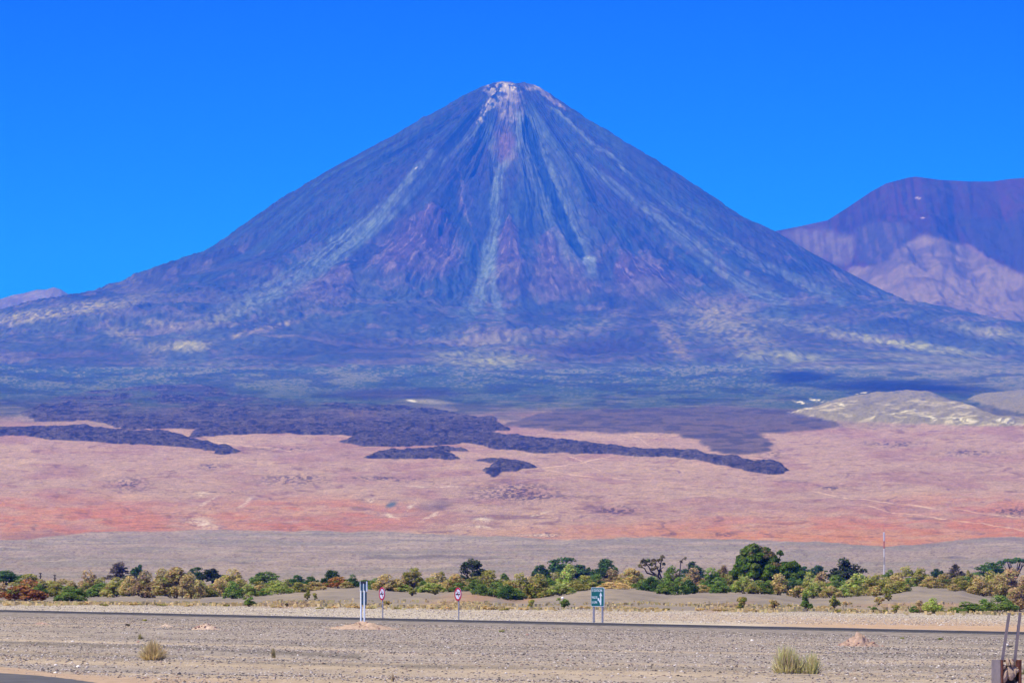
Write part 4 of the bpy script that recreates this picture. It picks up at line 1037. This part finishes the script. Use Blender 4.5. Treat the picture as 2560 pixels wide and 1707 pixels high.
# the biggest tree gets a crown of its own below
counts = {}
def wording(e):
    near = min(MARKS, key=lambda m_: abs(m_[0] - e['cx']))
    sidew = "left of" if e['cx'] < near[0] else "right of"
    if near[0] == 0: sidew = "right of"
    return near, sidew
for e in VEG:
    if e['label']: continue
    near, sidew = wording(e)
    counts.setdefault((e['kind'], e['form'], near, sidew), []).append(e)
for (kind, form, near, sidew), es in counts.items():
    es.sort(key=lambda e: abs(e['cx'] - near[0]))
    for i, e in enumerate(es):
        e['label'] = f"{ORD[min(i, 17)]}{WORD[kind]} {NOUN[form]} {sidew} {near[1]}" if len(es) > 1 and i else f"nearest {WORD[kind]} {NOUN[form]} {sidew} {near[1]}" if len(es) > 1 else f"only {WORD[kind]} {NOUN[form]} just {sidew} {near[1]}"
vr = random.Random(3)
for i, e in enumerate(VEG):
    p = hit(e['cx'], e['base'])
    k = mpp(p); w_ = e['w'] * k; h_ = max(2, e['base'] - e['top']) * k
    cm, tm = proto(e['kind'], e['form'], i % (3 if e['form'] in ('bush', 'ragged') else 2))
    root = empty(NAMES[e['form']], (p.x, p.y, p.z - .02 * h_), vr.uniform(0, 6.28), (w_ * 1.08, w_ * 1.08, h_ * 1.03))
    tag(root, e['label'], CATS[e['form']], GROUPS[e['form']])
    link("crown", cm, root)
    if tm: link(tm.name.split('.')[0], tm, root)

# dry grass fringe along the foot of the dunes
rgd = np.random.default_rng(909)
n_ = 26000
gy = 395 + rgd.random(n_) * 150; gx = (rgd.random(n_) * 2 - 1) * .118 * gy
kp = fbm(gx / 5, gy / 22, 3, 51) + .25 * rgd.random(n_) > .67
kp &= smooth(395, 425, gy) * (1 - smooth(470, 545, gy)) > rgd.random(n_) * .8
gx, gy = gx[kp], gy[kp]; gz = z_ground(gx, gy)
ga = rgd.random(len(gx)) * 3.1416; gh = .10 + .22 * rgd.random(len(gx)); gw = .05 + .09 * rgd.random(len(gx))
lx, ly = np.cos(ga) * gw, np.sin(ga) * gw; tx = rgd.normal(0, .06, len(gx))
GV = np.stack([np.stack([gx - lx, gy - ly, gz - .02], -1), np.stack([gx + lx, gy + ly, gz - .02], -1), np.stack([gx + lx * 1.5 + tx, gy + ly, gz + gh], -1), np.stack([gx - lx * 1.5 + tx, gy - ly, gz + gh * .9], -1)], 1).reshape(-1, 3)
gc = np.asarray(G['yellow'] + G['yellow'])[rgd.integers(0, 8, len(gx))] * (.8 + .4 * rgd.random((len(gx), 1)))
tag(link("dry_grass", np_mesh("dry_grass", GV, np.arange(len(GV)).reshape(-1, 4), M_LEAF, False, np.repeat(gc, 4, 0))), kind="stuff")

# the biggest tree: a dome with a lower shoulder on the right
def big_tree():
    p = hit(1900, 1478); p = at(1900, 1462, p.y * 1.05); k = mpp(p)
    root = empty("tree", p)
    tag(root, "biggest tree, a broad bright green dome with a lower shoulder on its right", "tree", GROUPS['tree'])
    rg = random.Random(77); lobes = []
    def X(px): return (px - 1900) * k
    def Zp(py): return (1462 - py) * k
    for k_ in range(210):
        a = rg.uniform(0, math.pi); q = math.sqrt(rg.random())
        cx = 1890 + math.cos(a) * q * 58; cz = 1446 - math.sin(a) * q * 76
        d = rg.uniform(-1, 1) * 52 * math.sqrt(max(.05, 1 - q * q)) * k
        r = rg.uniform(6, 12) * k
        lobes.append(((X(cx), d, max(r, Zp(cz))), (r * 1.2, r * 1.2, r), rg.choice([0, 0, 1, 1, 2, 3]) if rg.random() > .08 else 4))
    for k_ in range(95):
        a = rg.uniform(0, math.pi); q = math.sqrt(rg.random())
        cx = 1972 + math.cos(a) * q * 36; cz = 1452 - math.sin(a) * q * 44
        r = rg.uniform(5, 10) * k
        lobes.append(((X(cx), rg.uniform(-1, 1) * 30 * k, max(r, Zp(cz))), (r * 1.2, r * 1.2, r), rg.choice([0, 1, 2])))
    for k_ in range(10):
        lobes.append(((X(1945 + rg.uniform(-12, 12)), rg.uniform(-20, 20) * k, Zp(1385 + rg.uniform(-8, 20))), (4 * k,) * 3, 0))
    cm = crown_mesh("crown", [(c, r, ci) for c, r, ci in lobes], 52, .34, [(.10, .165, .022), (.13, .205, .028), (.07, .12, .02), (.15, .20, .04), (.25, .20, .08)], 78, .35)
    link("crown", cm, root)
    link("trunk", stems_mesh("trunk", [l[0] for l in lobes[::9]], 5, .22, M_BARKD, (0, 0, 0), .3), root)
big_tree()

# the gnarled bare tree and the dead snag beside it
def bare_tree(name, base, segs, tufts, label, cols, mpx):
    p = hit(*base); k = mpp(p)
    root = empty(name, p); tag(root, label, "tree", GROUPS['tree'])
    mb = MB(); rg = random.Random(9)
    for pts, r in segs:
        P = [Vector(((x - base[0]) * k, rg.uniform(-.4, .4) + 0.02 * i, (base[1] - y) * k)) for i, (x, y) in enumerate(pts)]
        P[0].y = 0
        mb.tube(P, [r * k * (1 - .6 * i / max(1, len(P) - 1)) for i in range(len(P))], 6)
    mb.build("trunk", M_BARKD, root)
    lobes = [(((x - base[0]) * k, rg.uniform(-.8, .8), (base[1] - y) * k), (r * k, r * k, r * k * .9), rg.choice([0, 1, 2, 3])) for x, y, r in tufts]
    link("crown", crown_mesh("crown", lobes, mpx, .28, cols, 88, .1), root)
bare_tree("tree", (1662, 1474), [([(1662, 1474), (1658, 1456), (1645, 1440), (1628, 1428)], 5), ([(1645, 1440), (1632, 1436), (1618, 1432), (1611, 1420), (1600, 1416)], 2.6), ([(1645, 1440), (1650, 1424), (1652, 1408), (1656, 1394)], 2.6), ([(1652, 1410), (1644, 1402)], 1.5), ([(1628, 1428), (1622, 1416), (1612, 1406)], 2), ([(1658, 1456), (1650, 1434), (1640, 1414), (1634, 1404)], 2.2), ([(1650, 1424), (1660, 1416)], 1.3)],
          [(1608, 1405, 8), (1600, 1416, 6), (1620, 1403, 7), (1634, 1402, 6), (1628, 1412, 6), (1644, 1402, 5), (1656, 1393, 6), (1653, 1400, 5), (1660, 1410, 4), (1640, 1420, 6), (1630, 1424, 6), (1614, 1412, 5), (1636, 1408, 6), (1650, 1428, 6)],
          "gnarled half bare tree leaning left, bare limbs against the plain", [(.15, .12, .07), (.20, .17, .09), (.09, .08, .05), (.13, .14, .06)], 34)
bare_tree("tree", (1690, 1478), [([(1690, 1478), (1688, 1462), (1684, 1446), (1678, 1438)], 4), ([(1684, 1446), (1696, 1438), (1700, 1432)], 2), ([(1698, 1440), (1701, 1418), (1702, 1404), (1708, 1396), (1714, 1394)], 1.6), ([(1708, 1396), (1716, 1400)], 1)],
          [(1703, 1404, 4), (1713, 1395, 3), (1690, 1436, 6)], "dead grey snag with a hooked bare limb right of the gnarled tree", [(.22, .18, .12), (.16, .13, .08), (.10, .08, .05), (.2, .16, .1)], 22)

# ------------------------------------------------------------------ shrubs on the near gravel, made of upright twigs
def twig_shrub(px, base, wpx, hpx, n, cols, label, seed, splay=.5, thick=.011, lobesx=((0, 1, 1),)):
    p = hit(px, base); k = mpp(p); rg = np.random.default_rng(seed)
    root = empty("shrub", p); tag(root, label, "shrub", "shrubs growing on the near gravel")
    V, C_ = [], []
    W, H = wpx * k, hpx * k
    wts = np.array([l[2] for l in lobesx]); wts = wts / wts.sum()
    for i in range(n):
        lx, lh, _ = lobesx[rg.choice(len(lobesx), p=wts)]
        ang = rg.uniform(0, 6.283); q = rg.random() ** .5; el = rg.uniform(.05, 1.5)
        hw = W * (.5 if len(lobesx) == 1 else .30)
        tx, ty = math.cos(ang) * math.cos(el) * hw * splay, math.sin(ang) * math.cos(el) * hw * splay
        h = H * lh * (math.sin(el) * .85 + .15) * rg.uniform(.62, 1.06)
        bx = lx * W / 2 + tx * .45 + rg.normal(0, .03) * W; by = ty * .45 + rg.normal(0, .04) * W
        dx, dy = lx * W / 2 + tx - bx + rg.normal(0, .03) * W, ty - by
        col = np.array(cols[rg.integers(0, len(cols))]) * rg.uniform(.7, 1.25)
        pts = [np.array((bx, by, -.02)), np.array((bx + dx * .35, by + dy * .35, h * .45)), np.array((bx + dx * .75, by + dy * .75, h * .8)), np.array((bx + dx, by + dy, h))]
        wv = np.array((math.cos(ang + 1.57), math.sin(ang + 1.57), 0)) * thick * rg.uniform(.6, 1.2); wv2 = np.array((wv[1], -wv[0], 0))
        for (a, b), t0, t1, dk in zip(zip(pts[:-1], pts[1:]), (1, .85, .6), (.85, .6, .25), (.8, 1, 1.1)):
            for w2 in (wv, wv2):
                V += [a - w2 * t0, a + w2 * t0, b + w2 * t1, b - w2 * t1]
                C_ += [col] * 4
    me = np_mesh("twigs", np.array(V), np.arange(len(V)).reshape(-1, 4), M_LEAF, False, np.clip(np.array(C_), .01, .9))
    link("twigs", me, root)
    mb = MB()
    for i in range(7):
        a = i * .9
        mb.tube([Vector((0, 0, -.05)), Vector((math.cos(a) * W * .12, math.sin(a) * W * .12, H * .15)), Vector((math.cos(a) * W * .28, math.sin(a) * W * .28, H * .42))], [.016, .013, .006], 5)
    mb.build("stems", M_BARK, root)
BROOM = [(.47, .45, .20), (.55, .51, .27), (.38, .39, .17), (.57, .50, .31), (.46, .36, .22)]
twig_shrub(1992, 1683, 118, 78, 780, BROOM, "tall yellow green broom like shrub with two humps on the near gravel", 701, 1.0, .010, ((-.55, .98, 1.1), (-.25, .9, .7), (.12, .66, .4), (.62, .74, .9)))
twig_shrub(382, 1650, 80, 52, 640, [(.50, .40, .22), (.58, .47, .27), (.38, .30, .16), (.52, .46, .23)], "rounded grey brown shrub on the near gravel at lower left", 702, 1.0, .010)
twig_shrub(683, 1644, 18, 28, 90, [(.48, .40, .22), (.40, .33, .18), (.34, .34, .16)], "thin straw coloured tuft on the gravel below and left of the double post sign", 703, .9, .008)
twig_shrub(350, 1597, 18, 15, 70, [(.45, .40, .16), (.38, .33, .14)], "small yellow tuft directly behind the grey brown shrub", 704, 1.0, .009)
twig_shrub(982, 1704, 14, 26, 40, [(.50, .42, .28), (.42, .35, .22)], "pale dry stalks at the bottom edge of the view, left of centre", 705, .9, .007)
twig_shrub(2558, 1685, 20, 14, 50, [(.32, .33, .14), (.38, .36, .18)], "low yellowish weed at the right edge behind the stone filled box", 706, 1.0, .007)

# ------------------------------------------------------------------ traffic signs
M_GALV = plain_mat("galvanised_post", (.30, .30, .31), .2, 9, .5, .3, .4)
M_PALEPOST = plain_mat("pale_painted_post", (.66, .72, .74), .12, 9, .5)
M_SGREEN = plain_mat("sign_green", (.006, .085, .082), .12, 3, .5)
M_SWHITE = plain_mat("sign_white", (.50, .55, .62), .06, 4, .5)
M_SRED = plain_mat("sign_red", (.36, .012, .035), .12, 5, .5)
M_SBLACK = plain_mat("sign_black", (.012, .012, .014), .2, 5, .6)
M_SBACK = plain_mat("sign_back_teal", (.016, .045, .075), .3, 4, .5)
def facing(nx, ny): return math.atan2(nx, -ny)
def disc_pts(r, n=36, cx=0, cz=0): return [(cx + r * math.cos(2 * math.pi * i / n), cz + r * math.sin(2 * math.pi * i / n)) for i in range(n)]
def ring_mesh(mb, r0, r1, cz, y0, y1, n=40):
    bm = mb.bm; A = []
    for (r, y) in ((r0, y0), (r1, y0), (r1, y1), (r0, y1)):
        A.append([bm.verts.new((r * math.cos(2 * math.pi * i / n), y, cz + r * math.sin(2 * math.pi * i / n))) for i in range(n)])
    for q in range(4):
        for i in range(n):
            bm.faces.new((A[q][i], A[q][(i + 1) % n], A[(q + 1) % 4][(i + 1) % n], A[(q + 1) % 4][i]))
def round_sign(px, base, top, nx, label):
    p = hit(px, base); k = mpp(p); H = (base - top) * k; r = .385
    root = empty("round_sign", p, facing(nx, -math.sqrt(1 - nx * nx)))
    tag(root, label, "traffic sign", "round red and white signs by the far road")
    cz = H - r
    MB().tube([(0, .05, -.2), (0, .05, cz + .2)], .036, 8).build("post", M_GALV, root)
    pl_ = MB().prism(disc_pts(r, 40, 0, cz), -.004, .012).build("sign_plate", M_SWHITE, root)
    mb = MB(); ring_mesh(mb, r * .74, r * 1.0, cz, -.012, -.004); mb.build("red_border", M_SRED, pl_)
    c, s_ = math.cos(R(-52)), math.sin(R(-52)); L, t = r * .78, r * .075
    MB().prism([(c * L - s_ * t, cz + s_ * L + c * t), (c * L + s_ * t, cz + s_ * L - c * t), (-c * L + s_ * t, cz - s_ * L - c * t), (-c * L - s_ * t, cz - s_ * L + c * t)], -.010, -.0045).build("red_slash", M_SRED, pl_)
    mb = MB()
    car = [(-.60, -.07), (-.60, .03), (-.42, .06), (-.33, .14), (-.10, .14), (.0, .05), (.28, .05), (.36, .14), (.5, .12), (.56, .02), (.56, -.09), (.40, -.09), (.34, -.15), (.26, -.09), (-.3, -.09), (-.36, -.16), (-.44, -.09)]
    mb.prism([(x * r, cz + z * r - .01) for x, z in car], -.013, -.0105)
    mb.build("black_symbol", M_SBLACK, pl_)
    MB().prism([(x * r, cz + z * r) for x, z in [(.12, .20), (.40, .22), (.44, .32), (.34, .36), (.30, .29), (.14, .28)]], -.013, -.0105).build("black_symbol", M_SBLACK, pl_)
round_sign(955, 1554, 1467, -.88, "left round red and white sign, just right of the double post sign")
round_sign(1145, 1557, 1468, -.845, "right round red and white sign standing alone on a thin grey post")

def text_mesh(name, body, size, mat, parent, x, z, y, sx=1.0, bold=0.012):
    cu = bpy.data.curves.new(name, 'FONT'); cu.body = body; cu.size = size; cu.offset = bold * size; cu.extrude = .002
    cu.align_x = 'LEFT'
    t = bpy.data.objects.new(name, cu); COL.objects.link(t)
    dg = bpy.context.evaluated_depsgraph_get()
    me = bpy.data.meshes.new_from_object(t.evaluated_get(dg)); bpy.data.objects.remove(t)
    me.transform(Matrix.Translation((x, y, z)) @ Matrix.Rotation(math.pi / 2, 4, 'X') @ Matrix.Diagonal((sx, 1, 1, 1)))
    me.materials.clear(); me.materials.append(mat)
    return link(name, me, parent)
def rounded(w, h, r, z0, n=6):
    out = []
    for cx, cz, a0 in ((w / 2 - r, z0 + h - r, 0), (-w / 2 + r, z0 + h - r, 90), (-w / 2 + r, z0 + r, 180), (w / 2 - r, z0 + r, 270)):
        for i in range(n + 1):
            a = R(a0 + 90 * i / n); out.append((cx + r * math.cos(a), cz + r * math.sin(a)))
    return out
def green_sign():
    p = hit(1494, 1564); k = mpp(p)
    H = 96 * k; bh = 47.5 * k; vis = 32 * k; W = vis / .52
    root = empty("road_sign", p, facing(-.854, -.52))
    tag(root, "green direction sign with white lettering and arrow on two grey posts", "traffic sign")
    z0 = H - bh
    edge = MB().prism(rounded(W, bh, .09, z0), 0, .02).build("white_edge", M_SWHITE, root)
    bd = MB().prism(rounded(W - .07, bh - .05, .07, z0 + .025), -.004, .0).build("sign_board", M_SGREEN, root)
    text_mesh("lettering", "S.P. DE ATACAMA", .20, M_SWHITE, bd, -W / 2 + .10, z0 + bh - .235, -.006, (W - .2) / 1.72)
    text_mesh("lettering", "VALLE DE", .19, M_SWHITE, bd, -W / 2 + .10, z0 + bh * .42, -.006, .70)
    text_mesh("lettering", "LA LUNA", .19, M_SWHITE, bd, -W / 2 + .10, z0 + bh * .165, -.006, .72)
    ax = W * .24; w2 = .055
    pts = [(ax - w2, z0 + .08), (ax + w2, z0 + .08), (ax + w2 + .02, z0 + bh * .35), (ax + w2, z0 + bh * .55), (ax + .16, z0 + bh * .55), (ax, z0 + bh * .76), (ax - .13, z0 + bh * .55), (ax - w2, z0 + bh * .55), (ax - w2, z0 + bh * .28)]
    MB().prism(pts, -.008, -.005).build("arrow", M_SWHITE, bd)
    MB().prism([(ax - w2, z0 + bh * .16), (ax - .22, z0 + bh * .32), (ax - .30, z0 + bh * .31), (ax - .30, z0 + bh * .45), (ax - .16, z0 + bh * .45), (ax - .12, z0 + bh * .36), (ax - w2, z0 + bh * .28)], -.011, -.0085).build("arrow", M_SWHITE, bd)
    for sx in (-.375, .285):
        MB().tube([(sx * W, .07, -.25), (sx * W, .07, z0 + bh * .9)], .058, 8).build("post", M_GALV, root)
green_sign()
def double_sign():
    p = hit(907, 1559); k = mpp(p)
    root = empty("road_sign", p, facing(-.93, -.367))
    tag(root, "double post road sign seen from behind, dark back and pale posts, leftmost sign", "traffic sign")
    H = 106 * k; W = 18 * k / .40
    zt = H - 25 * k; zb = H - 58 * k
    up = MB().box(Vector((0, .05, (H + zt) / 2)), (W, .02, H - zt)).build("board", M_SBACK, root)
    for sx in (-1, 1):
        MB().box(Vector((sx * (W / 2 + .012), .05, (H + zt) / 2)), (.05, .06, H - zt)).build("pale_edge", M_PALEPOST, up)
    MB().box(Vector((0, .03, H - .06)), (W * .9, .03, .12)).build("dark_cap", M_SBLACK, up)
    MB().box(Vector((0, .05, (zt + zb) / 2 - .02)), (W * .96, .02, zt - zb - .02)).build("board", M_SBACK, root)
    MB().box(Vector((.02, .035, zt + .28)), (.06, .03, .55)).build("brace", M_PALEPOST, up)
    for sx in (-.30, .26):
        MB().tube([(sx * W, 0, -.25), (sx * W, 0, zt + .05)], .05, 8).build("post", M_PALEPOST, root)
double_sign()
p = hit(2247, 1581); k = mpp(p)
root = empty("marker_post", p); tag(root, "low grey marker post at the edge of the far road", "marker post")
MB().prism([(-2 * k, -.1), (2 * k, -.1), (2 * k, 6 * k), (1.2 * k, 8.5 * k), (-1.2 * k, 8.5 * k), (-2 * k, 6 * k)], -.05, .05).build("post", plain_mat("marker_grey", (.20, .19, .20), .2, 6), root)
MB().box(Vector((0, -.055, 5.5 * k)), (3 * k, .01, .06)).build("reflector", M_SWHITE, root)

# ------------------------------------------------------------------ leaning metal posts in a stone filled box, at lower right
M_STEEL = plain_mat("grey_brown_steel", (.20, .165, .15), .15, 6, .5, .2, .4)
M_RUST = plain_mat("rusty_steel", (.15, .055, .03), .4, 10, .8)
M_ROCK = plain_mat("fill_stone", (.40, .29, .20), .4, 7, .95, 0, .1, .5)
def gabion():
    D = 112.0
    u, v_ = uv(2516, 1648); p = Vector((u * D, D, float(z_ground(u * D, D))))
    k = D / F
    Ht = float(CAM_H + v_ * D) - p.z
    root = empty("gabion_post_base", p, R(20)); tag(root, "steel box packed with stones holding two leaning grey metal posts", "post base")
    W, Dp, t = 51 * k / .94, .46, .03
    MB().box(Vector((-W / 2 - .01, 0, Ht / 2 - .05)), (.02, Dp, Ht + .1)).build("side_plate", M_STEEL, root)
    MB().box(Vector((W / 2 + .012, 0, Ht / 2 - .05)), (.024, Dp, Ht + .1)).build("side_plate", M_RUST, root)
    f = MB()
    f.box(Vector((-W / 2 + .022, -Dp / 2 - .012, Ht / 2 - .05)), (.044, .024, Ht + .1)); f.box(Vector((W / 2 - .018, -Dp / 2 - .012, Ht / 2 - .05)), (.05, .024, Ht + .1))
    f.box(Vector((0, Dp / 2 - .01, Ht - .03)), (W - .01, .02, .05)); f.box(Vector((W / 2 - .07, -Dp / 2 - .014, Ht - .09)), (.12, .02, .14))
    f.build("front_frame", M_RUST, root)
    MB().box(Vector((0, .06, Ht / 2 - .08)), (W - .03, Dp - .2, Ht - .1)).build("core", plain_mat("core_painted_shade", (.05, .04, .035), .3, 8), root)  # near-black filler, its colour stands in for shade between the stones
    rg = random.Random(4)
    for (x, z, sx, sz, rot) in [(-.14, .40, .085, .24, .25), (.0, .46, .075, .24, -.1), (.10, .50, .06, .20, .05), (-.10, .12, .10, .14, .5), (.03, .12, .085, .16, -.4), (.15, .18, .05, .18, .1), (-.17, .60, .05, .10, .2), (.05, .66, .10, .06, 1.4), (-.06, .70, .09, .05, 1.5), (.165, .52, .05, .10, .2), (-.02, -.02, .1, .1, 0)]:
        o = link("stone", stone_mesh("stone", rg.randint(0, 9999), M_ROCK), root, (x, -Dp / 2 + .045 + rg.uniform(-.012, .012), z * Ht / .74))
        o.scale = (sx * 1.25, .085, sz * 1.1); o.rotation_euler = (rg.uniform(-.15, .15), rot, 0)
    for x, lean in ((-.125, R(8.4)), (.20, R(6.4))):
        ps = MB().box(Vector((0, 0, .60)), (.066, .05, 1.36)).build("metal_post", M_STEEL, root, (x, .02, Ht - .20))
        ps.rotation_euler = (R(2), lean, R(-20))
gabion()
# scrap of litter behind the posts
p = hit(2519, 1617); k = mpp(p)
root = empty("litter", p); tag(root, "crumpled white and dark scrap lying on gravel between the leaning posts", "litter")
o = link("white_scrap", stone_mesh("white_scrap", 41, M_WSTONE), root, (0, 0, 6 * k)); o.scale = (3.2 * k, 3 * k, 5.5 * k)
o = link("dark_scrap", stone_mesh("dark_scrap", 42, M_DSTONE), root, (5 * k, -.1, 2 * k)); o.scale = (9 * k, 5 * k, 3 * k)
p = hit(1408, 1521); k = mpp(p)
o = link("white_scrap", stone_mesh("white_scrap", 43, plain_mat("white_plastic", (.85, .85, .85), .05, 5, .4)), None, Vector(p) + Vector((-2 * k, -.2, 27.5 * k))); o.scale = (3.2 * k, 3.0 * k, 4.8 * k)
tag(o, "white plastic scrap caught on top of a small green bush left of the green sign", "litter")

# ------------------------------------------------------------------ mast and utility poles in the distance
M_MRED = plain_mat("mast_red", (.42, .10, .06), .1, 2, .6); M_MWHITE = plain_mat("mast_white", (.72, .70, .70), .06, 2, .6); M_MGREY = plain_mat("mast_grey", (.36, .34, .35), .1, 2, .6)
def mast():
    p = hit(2210, 1440); k = mpp(p)
    root = empty("radio_mast", p); tag(root, "slender red and white radio mast rising behind the thicket at right", "mast")
    secs = [(1446, 1411, M_MWHITE, 1.7), (1411, 1392, M_MGREY, 1.5), (1392, 1371, M_MWHITE, 1.6), (1371, 1352, M_MRED, 1.6), (1352, 1330, M_MWHITE, 2.0)]
    for y0, y1, m_, hw in secs:
        mb = MB(); a, b = (1440 - y0) * k, (1440 - y1) * k; w_ = hw * k
        cs = [(w_, 0), (-w_ * .5, w_ * .87), (-w_ * .5, -w_ * .87)]
        for c in cs: mb.tube([(c[0], c[1], a), (c[0], c[1], b)], .085, 5)
        n = 7
        for i in range(n):
            z0_, z1_ = a + (b - a) * i / n, a + (b - a) * (i + 1) / n
            for j in range(3):
                c, d = cs[j], cs[(j + 1) % 3]
                mb.tube([(c[0], c[1], z0_), (d[0], d[1], z1_)], .05, 4)
        mb.build("lattice_section", m_, root)
    MB().tube([(0, 0, (1440 - 1332) * k), (0, 0, (1440 - 1307) * k)], [.09, .05], 6).build("antenna_rod", M_MRED, root)
    mb = MB()
    mb.tube([(0, 0, (1440 - 1352) * k), (0, 0, (1440 - 1330) * k)], .16, 8); mb.build("antenna_panel", M_MWHITE, root)
mast()
M_POLE = plain_mat("weathered_pole", (.06, .05, .045), .2, 3, .9)
for px, top, side_ in ((101, 1431, "left, taller one of the two small utility poles behind the left thicket"), (137, 1436, "right, lower one of the two small utility poles behind the left thicket")):
    p = hit(px, 1455); k = mpp(p)
    root = empty("utility_pole", p); tag(root, side_, "utility pole", "small utility poles at left")
    h_ = (1455 - top) * k
    MB().tube([(0, 0, -.3), (0, 0, h_)], [.20, .13], 7).build("pole", M_POLE, root)
    for dz in (.15, .95, 1.75)[: 3 if px < 120 else 2]:
        MB().box(Vector((0, -.16, h_ - dz)), (.75, .16, .2)).build("insulator_arm", M_POLE, root)

# ------------------------------------------------------------------ haze over the whole valley
m = bpy.data.materials.new("haze"); m.use_nodes = True
nt = m.node_tree
nt.nodes.remove(nt.nodes["Principled BSDF"])
pv = nt.nodes.new("ShaderNodeVolumePrincipled")
pv.inputs["Color"].default_value = HAZE_COLOR
pv.inputs["Absorption Color"].default_value = (1, 1, 1, 1)
pv.inputs["Density"].default_value = HAZE_DENSITY
pv.inputs["Anisotropy"].default_value = 0.0
nt.links.new(pv.outputs[0], nt.nodes["Material Output"].inputs["Volume"])
haze = MB().box(Vector((0, 25300, 1620)), Vector((26000, 51400, 3700))).build("haze", m)
tag(haze, kind="stuff")
